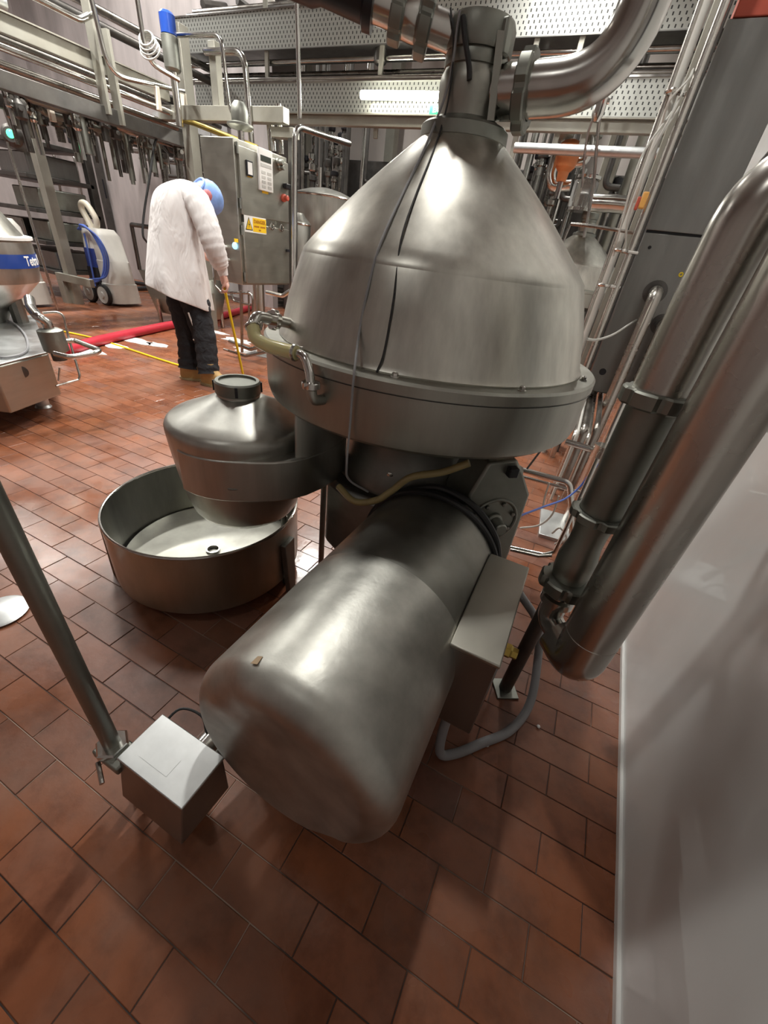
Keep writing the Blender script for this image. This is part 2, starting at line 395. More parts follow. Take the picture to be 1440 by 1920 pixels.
def text_mesh(txt, size, bold=0.0):
    cu = bpy.data.curves.new('lettering', 'FONT'); cu.body = txt; cu.size = size; cu.align_x = 'CENTER'; cu.align_y = 'CENTER'; cu.extrude = 0.0008; cu.offset = bold
    cu.resolution_u = 3
    ob = bpy.data.objects.new('lettering', cu); COL.objects.link(ob)
    dg = bpy.context.evaluated_depsgraph_get(); me = bpy.data.meshes.new_from_object(ob.evaluated_get(dg))
    bpy.data.objects.remove(ob); return me
def text(txt, size, origin, xa, ya, mat, parent, name='lettering', bold=0.0):
    me = text_mesh(txt, size, bold); xa = V(xa).normalized(); ya = V(ya).normalized(); za = xa.cross(ya); org = wloc(parent)
    for v in me.vertices: v.co = V(origin)+xa*v.co.x+ya*v.co.y+za*v.co.z-org
    o = bpy.data.objects.new(name, me); COL.objects.link(o); o.parent = parent; me.materials.clear(); me.materials.append(MATS[mat]); return o
def pipe(name, pts, r, label, cat='pipe', mat='clutter_pipe', bend=None, group=None, seg=12, parent=None):
    p = rounded(pts, bend if bend is not None else r*3.2, 6) if len(pts) > 2 else [V(q) for q in pts]
    mb = MB().tube(p, r, seg)
    if parent: return mb.build(name, mat, parent)
    return single(name, mb, mat, label, cat, group)

# ================================================================== THE SETTING
WX0, WX1, WY0, WY1 = -12.0, 0.95, -4.0, 10.5
fl = MB(); fl.box2((WX0, WY0, -0.12), (WX1, WY1, 0.0016))
floor = struct('floor', fl, 'grout', 'red quarry tile floor, wet, laid in running bond')
# right wall line: passes (0.487,0.36) and (0.521,1.49)
WK = (0.521-0.487)/(1.49-0.36)
def wallx(y): return 0.487+WK*(y-0.36)
mb = MB(); mb.prism([(wallx(WY0), WY0), (wallx(WY0)+0.5, WY0), (wallx(WY1)+0.5, WY1), (wallx(WY1), WY1)], -0.02, CEIL)
struct('wall_right', mb, 'wall_white', 'smooth pale grey wall panel beside the separator')
mb = MB(); mb.prism([(wallx(WY0)-0.008, WY0), (wallx(WY0)+0.02, WY0), (wallx(WY1)+0.02, WY1), (wallx(WY1)-0.008, WY1)], -0.004, 0.022)
struct('baseboard_right', mb, 'trim_white', 'white sealing strip along the foot of the pale wall', bevel=0.003)
struct('wall_back', MB().box2((WX0, WY1, -0.02), (WX1+0.3, WY1+0.2, CEIL)), 'wall_warm', 'warm off-white far wall behind the pipe trays')
struct('wall_left', MB().box2((WX0-0.2, WY0, -0.02), (WX0, WY1, CEIL)), 'wall_pink', 'stained greyish far side wall')
struct('wall_front', MB().box2((WX0, WY0-0.2, -0.02), (WX1, WY0, CEIL)), 'wall_pink', 'plain wall behind the camera')
struct('wall_partition', MB().box2((WX0, 7.05, -0.02), (-5.9, 7.2, CEIL)), 'wall_pink', 'stained pinkish grey partition wall behind the foam trolley')
struct('ceiling', MB().box2((WX0, WY0, CEIL), (WX1+0.3, WY1, CEIL+0.15)), 'ceiling_paint', 'pale painted ceiling')
# curtain strips on the partition: translucent PVC strips
for i in range(9):
    x = -8.35+0.19*i
    m = MB(); n = 7; rings = []
    for k in range(n):
        z = 0.08+2.75*k/(n-1); dx = 0.012*sin(k*1.7+i); dy = 0.02*sin(k*0.9+i*2.1)
        rings.append([(x-0.11+dx, 6.99+dy, z), (x-0.04+dx, 6.965+dy, z), (x+0.04+dx, 6.965+dy, z), (x+0.11+dx, 6.99+dy, z),
                      (x+0.11+dx, 6.996+dy, z), (x+0.04+dx, 6.971+dy, z), (x-0.04+dx, 6.971+dy, z), (x-0.11+dx, 6.996+dy, z)])
    m.ring_loft(rings)
    single('curtain_strip', m, 'strip_curtain', 'translucent plastic curtain strip hanging on the stained wall behind the worker', 'curtain strip', 'plastic curtain strips on the partition wall')

# ---- floor tiles
def tile_mesh(w_, d_, h=0.004, ch=0.0013):
    x, y = w_/2, d_/2; m = MB()
    rings = []
    for (k, z) in ((0.0, -0.006), (0.0, h-ch), (ch, h)):
        rings.append([(-x+k, -y+k, z), (x-k, -y+k, z), (x-k, y-k, z), (-x+k, y-k, z)])
    m.ring_loft(rings, False, True); return m
JT = 0.0022
proto = tile_mesh(PX-JT, PY-JT)
tme = proto.mesh('tile', (0, 0, 0), 0); tme.materials.append(MATS['quarry_tile'])
def inpoly(x, y, poly):
    c = False; n = len(poly)
    for i in range(n):
        (x1, y1), (x2, y2) = poly[i], poly[i-1]
        if (y1 > y) != (y2 > y) and x < (x2-x1)*(y-y1)/(y2-y1)+x1: c = not c
    return c
OCC = [[(700, 930), (370, 1290), (400, 1410), (680, 1590), (740, 1560), (850, 1300), (900, 1360), (990, 1070), (930, 1050)],
       [(181, 945), (220, 1100), (380, 1140), (520, 1100), (560, 960), (650, 860), (500, 650), (300, 800)],
       [(1168, 1180), (1155, 1920), (1440, 1920), (1440, 600)], [(500, 600), (1130, 690), (1130, 0), (800, 0)], [(500, 640), (560, 860), (1080, 860), (1130, 690)],
       [(1440, 300), (1020, 1220), (1100, 1270), (1440, 800)], [(230, 1415), (311, 1339), (430, 1440), (336, 1580)], [(0, 590), (90, 660), (100, 740), (0, 760)]]
tiles = []
for row in range(int((WY0-TY0)/PY)-1, int((WY1-TY0)/PY)+1):
    for col in range(int((WX0-TX0)/PX)-1, int((WX1-TX0)/PX)+1):
        cx = TX0+(col+0.5)*PX+(PX/2 if row % 2 else 0); cy = TY0+(row+0.5)*PY
        if cx+PX/2 > wallx(cy)+0.22 or cx < WX0 or cy < WY0 or cy > WY1: continue
        if cy > 7.1 and cx < -6.0: continue
        v = V((cx, cy, 0))-EYE; z = v.dot(fwd); score = 0
        if z > 0.15:
            x, y, _ = topx((cx, cy, 0))
            if 0 < x < 1440 and 0 < y < 1920 and not any(inpoly(x, y, p) for p in OCC):
                score = 1/z**3
        tiles.append((score, cx, cy))
tiles.sort(reverse=True)
rest = MB()
for i, (s_, cx, cy) in enumerate(tiles):
    dz = random.uniform(-0.0007, 0.0007)
    if i < 300 and s_ > 0:
        o = bpy.data.objects.new('tile', tme); COL.objects.link(o); o.parent = floor
        o.location = V((cx, cy, dz))-floor.location; o.rotation_euler = (random.uniform(-.004, .004), random.uniform(-.004, .004), 0)
    else:
        nv = len(rest.v)
        rest.v += [V((p.x+cx, p.y+cy, p.z+dz)) for p in proto.v]; rest.f += [tuple(k+nv for k in f) for f in proto.f]
me = bpy.data.meshes.new('tile_field'); org = floor.location
me.from_pydata([tuple(p-org) for p in rest.v], [], rest.f); me.materials.append(MATS['quarry_tile'])
o = bpy.data.objects.new('tile_field', me); COL.objects.link(o); o.parent = floor; o['kind'] = 'stuff'; o['label'] = 'far field of red quarry tiles'

# ---- ceiling lamps
def lamp(x, y, along, ln, pw, spread, lz, k):
    t = thing('ceiling_lamp', (x, y, lz), '', 'lamp', 'fluorescent ceiling lamps')
    t['label'] = 'white batten lamp under the ceiling '+['behind the camera', 'above the near separator', 'over the aisle past the near separator', 'above the far separator', 'over the sludge tank aisle', 'above the worker', 'behind the control cabinet', 'above the banded separator', 'above the foam trolley', 'in the far corner of the hall'][k]
    sx, sy = (ln, 0.16) if along == 'x' else (0.16, ln)
    MB().box((x, y, lz+0.05), (sx, sy, 0.06)).build('housing', 'white_plastic', t, bevel=0.01)
    MB().box((x, y, lz+0.005), (sx-0.02, sy-0.03, 0.03)).build('diffuser', 'lamp_diffuser', t, bevel=0.012)
    for s in (-1, 1):
        q = V((x, y, 0))+(V((ln*0.35*s, 0, 0)) if along == 'x' else V((0, ln*0.35*s, 0)))
        MB().cyl((q.x, q.y, lz+0.07), (q.x, q.y, CEIL), 0.006, 8).build('hanger_rod', 'polished', t)
    ld = bpy.data.lights.new('lamp_light', 'AREA'); ld.shape = 'RECTANGLE'; ld.size = sx-0.04; ld.size_y = sy-0.04; ld.energy = LAMP_W*pw; ld.color = LAMP_COL; ld.spread = R(spread)
    lo = bpy.data.objects.new('lamp_light', ld); COL.objects.link(lo); lo.parent = t; lo.location = (0, 0, -0.03)
for k, L in enumerate(LAMPS): lamp(*L, k)

# ================================================================== MAIN SEPARATOR
def make_separator(ax, ay, label, group=None, near=True):
    t = thing('separator', (ax, ay, 0), label, 'separator', group)
    C0 = V((ax, ay, 0)); sg = 96 if near else 40
    # base casing / trough ring
    prof = [(0.30, 0.800), (0.44, 0.790), (0.492, 0.795), (0.505, 0.806), (0.512, 0.83), (0.513, 0.935), (0.518, 0.938), (0.518, 0.962), (0.512, 0.968), (0.46, 0.968), (0.40, 0.965)]
    ring = MB().lathe(prof, C0, seg=sg).build('trough_casing', 'casing_steel', t, label='grey steel trough ring under the hood')
    if near:
        MB().lathe([(0.5195, 0.9365), (0.5195, 0.9385)], C0, seg=96, cap0=False, cap1=False).build('seam', 'black_rubber', ring)
    hood = MB().lathe([(0.455, 0.966), (0.472, 0.966), (0.474, 0.972), (0.466, 0.985), (0.445, 1.07), (0.412, 1.166), (0.405, 1.181)], C0, seg=sg, cap0=False, cap1=False).build('hood_skirt', 'bowl_steel', t, smooth=20, label='brushed steel skirt of the hood')
    cp = [(0.4065, 1.178), (0.404, 1.188)]
    for i in range(1, 13):
        s = i/12; r = 0.402*(1-s)+0.105*s; z = 1.192*(1-s)+1.462*s
        b = 0.008*sin(pi*s); cp.append((r+b*0.7, z+b*0.7))
    cone = MB().lathe(cp, C0, seg=sg, cap0=False, cap1=False).build('hood_cone', 'bowl_steel', t, label='conical steel hood with satin streaks')
    MB().lathe([(0.09, 1.452), (0.108, 1.452), (0.112, 1.458), (0.111, 1.482), (0.104, 1.488), (0.092, 1.490), (0.082, 1.498), (0.06, 1.50)], C0, seg=sg//2).build('neck_collar', 'grey_casting', t)
    neck = MB().lathe([(0.074, 1.49), (0.074, 1.515), (0.078, 1.53), (0.080, 1.555), (0.078, 1.572), (0.071, 1.584), (0.070, 1.596)], C0, seg=sg//2).build('neck', 'casing_steel', t)
    MB().lathe([(0.0735, 1.588), (0.0745, 1.592), (0.0745, 1.610), (0.072, 1.614)], C0, seg=sg//2).build('neck_band', 'grey_casting', t)
    MB().lathe([(0.078, 1.612), (0.0805, 1.618), (0.081, 1.655), (0.076, 1.667), (0.05, 1.674), (0.0, 1.676)], C0, seg=sg//2).build('neck_cap', 'grey_casting', t, bevel=0.0)
    # hood bolts on the flange
    for k in range(10):
        a = 2*pi*k/10+R(-78)
        c = C0+V((0.487*cos(a), 0.487*sin(a), 0.966))
        m = MB().lathe([(0.011, 0), (0.011, 0.004), (0.0075, 0.004), (0.0075, 0.012), (0.004, 0.014)], c, seg=6 if near else 5); m.build('bolt', 'polished', t)
    # column + frame
    MB().lathe([(0.27, 0.50), (0.27, 0.56), (0.245, 0.60), (0.235, 0.68), (0.25, 0.74), (0.33, 0.802)], C0, seg=sg//2).build('column', 'frame_steel', t)
    if near:
        fr = MB(); fr.prism([(ax-0.20, ay-0.27), (ax-0.10, ay-0.32), (ax+0.12, ay-0.30), (ax+0.37, ay-0.14), (ax+0.40, ay+0.34), (ax-0.10, ay+0.46), (ax-0.24, ay+0.30)], 0.24, 0.52)
    else:
        fr = MB(); fr.prism([(ax-0.40, ay-0.34), (ax+0.40, ay-0.34), (ax+0.40, ay+0.4), (ax-0.40, ay+0.4)], 0.14, 0.53)
    fr.build('frame', 'frame_steel', t, bevel=0.02)
    for sx in (-1, 1):
        for sy in (-1, 1):
            MB().lathe([(0.05, 0), (0.05, 0.02), (0.03, 0.03), (0.025, 0.26)], C0+V((sx*0.20+0.06, sy*0.24+0.06, 0)), seg=16).build('foot', 'grey_casting', t)
    return t
SEP = V((-0.467, 1.32, 0))
sep = make_separator(SEP.x, SEP.y, 'large steel separator with conical hood above the dented motor')
sep_parts = {c.name: c for c in sep.children}
sx_, sy_ = SEP.x, SEP.y
# bolt on the column, gear housing plate facing the camera-right
nrm = V((0.62, -0.78, 0)).normalized(); p0 = V((-0.075, 1.125, 0.5))
def on_plane(px, py):
    d = ray(px, py); return EYE+d*((p0-EYE).dot(nrm)/d.dot(nrm))
outline = [on_plane(*q) for q in [(918, 868), (971, 862), (982, 887), (994, 928), (950, 1052), (935, 1100), (860, 1050), (868, 950)]]
gear = MB().slab(outline, -nrm*0.16).build('gear_housing', 'grey_casting', sep, bevel=0.008, label='grey cast gear housing with octagonal cover')
c = on_plane(925, 975)
rings = []
MB().torus(c+nrm*0.0, nrm, 0.075, 0.006, 40, 8).build('raised_rim', 'grey_casting', gear)
MB().lathe([(0.026, 0), (0.026, 0.008), (0.020, 0.012), (0.020, 0.052), (0.017, 0.056)], c+nrm*0.001, nrm, 24).build('shaft_hub', 'grey_casting', gear)
for k in range(7):
    a = 2*pi*k/7+0.4; u, w2 = frame_of(nrm)
    MB().lathe([(0.007, 0), (0.007, 0.008), (0.004, 0.009)], c+(u*cos(a)+w2*sin(a))*0.062+nrm*0.001, nrm, 6).build('cover_bolt', 'frame_steel', gear)
c = on_plane(958, 882); MB().box(c+nrm*0.01, (0.03, 0.03, 0.026), axes=(*frame_of(nrm), nrm)).build('plug', 'black_paint', gear, bevel=0.004)
c = at(732, 890, D=1.165); MB().lathe([(0.011, 0), (0.011, 0.006), (0.006, 0.008)], c, (0.2, -1, 0), 6).build('column_bolt', 'polished', sep)
# vertical strip along the neck + lug
m = MB(); a = at(941, 60, D=1.335); b = at(921, 228, D=1.335); dirv = (a-b).normalized(); side = V((cos(R(19)), sin(R(-19))*-1, 0))
m.slab([b-side*0.008, b+side*0.008, a+side*0.008, a-side*0.008], V((0.0, -0.008, 0)))
m.build('neck_strap', 'casing_steel', sep)
MB().box(at(945, 72, D=1.345), (0.026, 0.03, 0.06), -0.3).build('lug', 'grey_casting', sep, bevel=0.006)

# cables running down the hood
def hood_pt(px, py, off=0.006):
    # point on the separator surface under a pixel, lifted
    d = ray(px, py); best = None
    t0 = 0.6
    while t0 < 1.9:
        p = EYE+d*t0; r = hypot(p.x-sx_, p.y-sy_); z = p.z
        if z >= 1.455: rr = 0.112 if z < 1.49 else 0.081
        elif z >= 1.183: s = (z-1.192)/0.27; rr = 0.402*(1-s)+0.105*s+0.010*sin(pi*max(0, min(1, s)))
        elif z >= 0.968: rr = 0.472+(0.405-0.472)*(z-0.968)/0.22
        elif z >= 0.795: rr = 0.5185
        else: rr = 0.2
        if r <= rr+off: return p
        t0 += 0.002
    return None
def cable_on(pix, r, mat, label, name='cable', cat='cable', extra=()):
    pts = [hood_pt(*q) for q in pix]; pts = [p for p in pts if p is not None]+[V(e) for e in extra]
    return single(name, MB().tube(smooth_path(pts, 6), r, 8), mat, label, cat)
cable_on([(862, 20), (856, 60), (850, 110), (836, 175), (812, 240), (790, 292), (752, 370), (712, 460), (690, 540), (674, 620), (664, 700), (660, 745), (656, 800), (652, 845)], 0.0030, 'cable_grey',
         'thin grey cable running from the neck down the hood to the trough', extra=[at(650, 870, D=0.91), at(655, 900, D=0.95), at(690, 922, D=1.02)])
cable_on([(845, 15), (850, 70), (848, 130), (840, 190), (824, 250), (806, 300), (778, 370), (752, 450), (738, 560), (720, 660), (706, 698)], 0.0022, 'black_rubber',
         'thin black cable on the hood beside the grey cable')
cable_on([(868, 30), (872, 75), (879, 120), (880, 150)], 0.006, 'black_rubber', 'short thick black lead strapped to the separator neck')

# outlet pipe: from neck to the right, elbow up
NZ = 1.552
t = thing('outlet_pipe', (sx_+0.08, sy_, NZ), 'wide steel outlet pipe bending up from the separator neck', 'pipe')
a = V((sx_+0.06, sy_, NZ)); 
path = rounded([a, V((-0.132, sy_-0.01, NZ+0.012)), V((-0.115, sy_-0.02, 2.6))], 0.155, 14)
MB().tube([p for p in path if True], 0.050, 28).build('bent_tube', 'polished', t)
MB().tube([V((sx_+0.058, sy_, NZ)), V((sx_+0.118, sy_, NZ))], 0.049, 28).build('ferrule', 'casing_steel', t)
MB().nut((sx_+0.118, sy_, NZ), (1, 0, 0.04), 0.049, 0.074, 0.030, 6).build('union_nut', 'grey_casting', t)
# inlet valve pipe, up left
t = thing('inlet_pipe', (sx_-0.3, sy_-0.1, 1.66), 'steel inlet pipe with two clamp unions at the hood top', 'pipe')
a = V((sx_-0.05, sy_-0.03, 1.640)); b = at(642, -20, D=1.40); d = (b-a).normalized()
MB().tube([a, b+d*0.5], 0.033, 20).build('tube', 'polished', t)
L_ = (b-a).length
for f, ro in ((0.22, 0.060), (0.46, 0.054)):
    MB().nut(a+d*L_*f, d, 0.033, ro, 0.030, 6).build('union_nut', 'grey_casting', t)
MB().lathe([(0.036, 0), (0.040, 0.01), (0.040, 0.05), (0.036, 0.06)], a+d*L_*0.31, d, 24).build('sleeve', 'polished', t)
MB().lathe([(0.05, 0), (0.05, 0.02), (0.04, 0.025), (0.037, 0.12), (0.045, 0.14), (0.045, 0.2)], a+d*L_*0.72, d, 24).build('black_valve_body', 'black_paint', t)

# hose assembly on the left of the hood
t = thing('hose_assembly', at(535, 607, D=1.24), 'cream clear hose with steel elbows joining hood and trough', 'hose')
p1 = at(542, 606, D=1.21); p2 = at(478, 592, D=1.13); p3 = at(474, 622, D=1.11)
MB().tube(rounded([p1, p2, p3], 0.03, 8), 0.0135, 16).build('upper_elbow', 'polished', t)
dd = (p1-p2).normalized()
MB().nut(p2+dd*0.055, dd, 0.013, 0.025, 0.016, 6, 36).build('union_nut', 'polished', t)
h0 = at(474, 612, D=1.112); hp = [h0, at(480, 634, D=1.09), at(502, 648, D=1.06), at(530, 656, D=1.035), at(556, 662, D=1.01)]
MB().tube(smooth_path(hp, 8), 0.0165, 16).build('clear_hose', 'clear_hose', t)
for q, n_ in ((hp[0], hp[1]-hp[0]), (hp[-1], hp[-1]-hp[-2])):
    cl = MB().torus(q-(n_.normalized()*0.004 if q is hp[-1] else V()), n_, 0.0165, 0.004, 24, 8).build('hose_clamp', 'polished', t)
    u, w2 = frame_of(n_); MB().cyl(q+u*0.02-w2*0.01, q+u*0.02+w2*0.012, 0.004, 8).build('clamp_screw', 'polished', cl)
e1 = at(572, 668, D=0.985); e2 = at(581, 700, D=0.965); e3 = at(583, 722, D=0.955); e4 = at(586, 752, D=0.945); e5 = at(606, 750, D=0.985)
MB().tube(rounded([hp[-1], e1, e2, e3], 0.03, 6), 0.0105, 14).build('lower_elbow', 'polished', t)
MB().nut(e3+V((0, 0, -0.008)), (0, 0, 1), 0.008, 0.022, 0.016, 4, 36).build('union_nut', 'polished', t)
MB().tube(rounded([e3, e4, e5+V((0.01, 0.03, 0))], 0.02, 6), 0.0125, 14).build('trough_elbow', 'casing_steel', t)

# ================================================================== MOTOR
MX, MZ, MR = -0.247, 0.385, 0.226; Y0, Y1 = 0.268, 1.02
t = thing('motor', (MX, (Y0+Y1)/2, 0), 'big dented cylindrical motor in a steel cover lying in front', 'motor')
prof = []
for i in range(9):
    a = pi/2*i/8; prof.append((MR-0.055+0.055*sin(a), 0.055-0.055*cos(a)))
prof = [(0.0, 0.014), (0.10, 0.009), (0.15, 0.002)]+prof+[(MR, 0.2), (MR, 0.36), (MR-0.001, 0.40)]
mbm = MB().lathe(prof, (MX, Y0, MZ), (0, 1, 0), 72, True, False)
# dents
for v in mbm.v:
    p = v-V((MX, Y0, MZ))
    for (ax_, ay_, az_, rad, dep) in ((-0.13, 0.02, 0.15, 0.07, 0.010), (0.09, 0.01, -0.13, 0.06, 0.010), (-0.02, 0.0, 0.1, 0.09, 0.006), (0.05, 0.2, 0.21, 0.09, 0.006), (-0.12, 0.22, 0.19, 0.07, 0.004)):
        q = (p-V((ax_, ay_, az_))).length
        if q < rad:
            k = dep*(1-(q/rad)**2)**2
            n_ = V((p.x, 0, p.z)); n_ = n_.normalized() if p.y > 0.05 else (n_.normalized()*0.5+V((0, -1, 0))).normalized()
            v -= n_*k
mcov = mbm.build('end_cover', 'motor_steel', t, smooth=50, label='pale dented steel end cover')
MB().lathe([(MR-0.004, 0.385), (MR-0.002, 0.40), (MR-0.002, 0.74), (MR-0.02, 0.752), (0.05, 0.752)], (MX, Y0, MZ), (0, 1, 0), 72, False, True).build('motor_body', 'motor_shaded', t, label='scuffed steel motor body with the trough shade in its darker colour')
MB().torus((MX, Y1-0.004, MZ), (0, 1, 0), MR+0.002, 0.0105, 72, 10).build('rubber_ring', 'black_rubber', t)
MB().lathe([(0.19, 0), (0.19, 0.16)], (MX, Y1, MZ), (0, 1, 0), 40).build('flange', 'frame_steel', t)
q = at(511, 1309, Y=0.315)
q = V((MX, 0, MZ))+ (V((q.x-MX, 0, q.z-MZ)).normalized()*(MR+0.0005)); q.y = 0.315
n_ = V((q.x-MX, 0, q.z-MZ)).normalized(); tt = V((0, 1, 0)); ss = n_.cross(tt)
MB().slab([q+ss*0.007+tt*-0.008, q+ss*0.006+tt*0.009, q-ss*0.004+tt*0.011, q-ss*0.007-tt*0.006], n_*0.0006).build('tape_scrap', 'tape_tan', t)
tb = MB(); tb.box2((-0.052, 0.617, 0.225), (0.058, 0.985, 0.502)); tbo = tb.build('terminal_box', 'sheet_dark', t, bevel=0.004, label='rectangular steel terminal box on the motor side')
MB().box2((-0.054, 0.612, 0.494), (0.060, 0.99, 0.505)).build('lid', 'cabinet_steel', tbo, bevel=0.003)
for sy in (0.40, 0.85):
    MB().box2((MX-0.16, sy-0.05, 0.0), (MX+0.12, sy+0.05, 0.185)).build('mounting_foot', 'frame_steel', t, bevel=0.01)
MB().lathe([(0.02, 0), (0.02, 0.03), (0.016, 0.035), (0.016, 0.05)], (0.058, 0.84, 0.32), (1, 0, 0), 6).build('cable_gland', 'brass', tbo)
single('power_cable', MB().tube(smooth_path([(0.0, 0.70, 0.26), (-0.005, 0.665, 0.13), (0.01, 0.645, 0.035), (0.05, 0.675, 0.018), (0.11, 0.745, 0.014), (0.18, 0.83, 0.015), (0.215, 0.93, 0.04), (0.20, 1.03, 0.12), (0.16, 1.10, 0.22), (0.07, 1.12, 0.30)], 8), 0.0135, 12), 'cable_grey',
       'thick grey power cable looping on the floor below the motor', 'cable')
single('edge_cable', MB().tube(smooth_path([(-0.40, 1.035, 0.555), (-0.33, 1.04, 0.60), (-0.247, 1.042, 0.628), (-0.14, 1.042, 0.602), (-0.06, 1.04, 0.53), (-0.02, 1.04, 0.44), (0.02, 1.03, 0.40), (0.07, 1.0, 0.37)], 8), 0.011, 10), 'black_rubber',
       'black cable arched over the rear edge of the motor', 'cable')
single('drain_hose', MB().tube(smooth_path([at(880, 868, D=1.0), at(830, 885, D=1.0), at(770, 895, D=1.0), at(735, 920, D=1.01), at(705, 938, D=1.02), at(665, 940, D=1.04), at(635, 912, D=1.1)], 8), 0.0105, 12), 'old_hose',
       'old amber hose hanging between the trough and the motor', 'hose')

# ================================================================== CYCLONE TANK
TCX, TCY = -0.917, 0.921
t = thing('sludge_tank', (TCX, TCY, 0.40), 'domed steel sludge tank with round screw cap beside the trough', 'tank')
TR = 0.222
prof = [(0.10, 0.372), (0.145, 0.376), (0.166, 0.386), (0.178, 0.404), (0.190, 0.45), (0.205, 0.53), (0.2165, 0.62), (0.222, 0.680), (0.222, 0.694), (0.217, 0.706), (0.205, 0.716), (0.165, 0.733), (0.12, 0.752), (0.09, 0.767), (0.072, 0.776), (0.064, 0.779), (0.064, 0.79)]
MB().lathe(prof, (TCX, TCY, 0), seg=80).build('body', 'tank_steel', t, smooth=45)
MB().lathe([(0.06, 0.376), (0.11, 0.372), (0.118, 0.366), (0.118, 0.350), (0.11, 0.346)], (TCX, TCY, 0), seg=48).build('outlet_collar', 'casing_steel', t)
cap = MB().lathe([(0.064, 0.786), (0.066, 0.786), (0.068, 0.79), (0.068, 0.820), (0.064, 0.825), (0.055, 0.825), (0.054, 0.818), (0.0, 0.816)], (TCX, TCY, 0), seg=64).build('screw_cap', 'grey_casting', t, label='round grey screw cap')
for k in range(4):
    a = R(40)+k*pi/2; MB().box((TCX+0.069*cos(a), TCY+0.069*sin(a), 0.806), (0.006, 0.008, 0.03), a).build('grip', 'black_paint', cap)
MB().lathe([(0.0535, 0.8165), (0.0535, 0.8175)], (TCX, TCY, 0), seg=48).build('cap_disc', 'grey_casting', cap)
# handle slot
MB().tube(smooth_path([at(425, 912, D=1.095), at(432, 917, D=1.083), at(460, 916, D=1.083), at(487, 913, D=1.10)], 5), 0.004, 8).build('handle_bar', 'frame_steel', t)
# tangential duct from tank to trough
def arc(cx, cy, r, a0, a1, n):
    return [(cx+r*cos(a0+(a1-a0)*i/n), cy+r*sin(a0+(a1-a0)*i/n)) for i in range(n+1)]
outer = arc(TCX, TCY, TR+0.0015, R(-100), R(-52), 8)
outer += [(-0.735, 0.775), (-0.695, 0.808), (-0.662, 0.85), (-0.640, 0.90), (-0.627, 0.96), (-0.622, 1.04), (-0.64, 1.13)]
inner = [(-0.73, 1.15), (-0.75, 1.06), (-0.745, 0.97)]+arc(TCX, TCY, TR-0.045, R(10), R(-100), 10)
duct = MB().prism(outer+inner, 0.525, 0.66).build('duct', 'tank_steel', t, bevel=0.005, label='curved sheet steel duct joining tank and trough')
MB().prism([(-0.668, 0.872), (-0.642, 0.90), (-0.629, 0.96), (-0.624, 1.04), (-0.642, 1.13), (-0.73, 1.16), (-0.745, 1.06), (-0.72, 0.98), (-0.69, 0.925)], 0.54, 0.80).build('duct_riser', 'tank_steel', duct, bevel=0.008)
for (x, y) in ((-0.745, 1.16), (-0.80, 0.98)):
    MB().cyl((x, y, 0.0), (x, y, 0.62), 0.012, 12).build('leg', 'frame_steel', t)

# ================================================================== COLLECTING BIN
BX, BY, BR = -1.115, 0.905, 0.346; BZ0, BZ1 = 0.06, 0.32
t = thing('collecting_bin', (BX, BY, 0), 'round open steel bin under the sludge tank, greenish stained inside', 'bin')
MB().lathe([(BR*0.2, BZ0), (BR-0.012, BZ0), (BR-0.002, BZ0+0.012), (BR, BZ0+0.03), (BR, BZ1), (BR-0.006, BZ1), (BR-0.006, BZ0+0.03), (BR-0.016, BZ0+0.012), (0.0, BZ0+0.010)], (BX, BY, 0), seg=96).build('shell', 'bin_steel', t)
MB().torus((BX, BY, BZ1), (0, 0, 1), BR-0.003, 0.005, 96, 8).build('rolled_rim', 'polished', t)
inn = MB(); rr = BR-0.012
pts = [(BX+rr*cos(a), BY+rr*sin(a)) for a in [R(-160+i*14) for i in range(18)]]
inn.lathe([(0.028, 0.0), (0.10, 0.003), (rr-0.03, 0.016), (rr-0.008, 0.018), (rr-0.008, 0.022), (rr-0.03, 0.020), (0.10, 0.007), (0.028, 0.004)], (BX, BY, BZ0+0.012), seg=64, cap0=False, cap1=False)
inn.build('sloped_floor', 'casing_steel', t, label='sloped bright inner floor with drain hole')
MB().lathe([(0.022, 0), (0.028, 0.0), (0.028, 0.012), (0.022, 0.012), (0.022, 0)], (BX, BY, BZ0+0.013), seg=24, cap0=False, cap1=False).build('drain_ring', 'polished', t)
for a in (R(-138), R(8), R(105)):
    c = V((BX+(BR-0.004)*cos(a), BY+(BR-0.004)*sin(a), 0)); d = V((cos(a), sin(a), 0)); s_ = V((-sin(a), cos(a), 0))
    m = MB(); m.slab([c+s_*0.035+V((0, 0, BZ0+0.19)), c-s_*0.035+V((0, 0, BZ0+0.19)), c-s_*0.02+d*0.012, c+s_*0.02+d*0.012], d*0.022)
    m.build('leg', 'frame_steel', t, bevel=0.003)

# ================================================================== VALVE BOX + POLE (left foreground)
t = thing('actuator_box', (-0.497, 0.22, 0), 'small steel actuator box near the floor left of the motor', 'actuator')
x0, x1, y0, y1 = -0.590, -0.405, 0.170, 0.276
m = MB(); m.add([(x0, y0, 0.25), (x1, y0, 0.25), (x1, y1, 0.25), (x0, y1, 0.25), (x0-0.008, y0-0.022, 0.11), (x1-0.006, y0-0.022, 0.11), (x1+0.0, y1, 0.11), (x0, y1, 0.11)],
        [(0, 1, 2, 3), (7, 6, 5, 4), (0, 4, 5, 1), (1, 5, 6, 2), (2, 6, 7, 3), (3, 7, 4, 0)])
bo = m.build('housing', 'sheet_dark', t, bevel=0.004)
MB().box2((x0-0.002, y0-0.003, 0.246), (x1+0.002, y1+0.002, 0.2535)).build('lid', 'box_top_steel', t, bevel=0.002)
MB().box2((x0+0.035, y0+0.022, 0.2535), (x0+0.115, y0+0.058, 0.2541)).build('name_plate', 'box_top_steel', t)
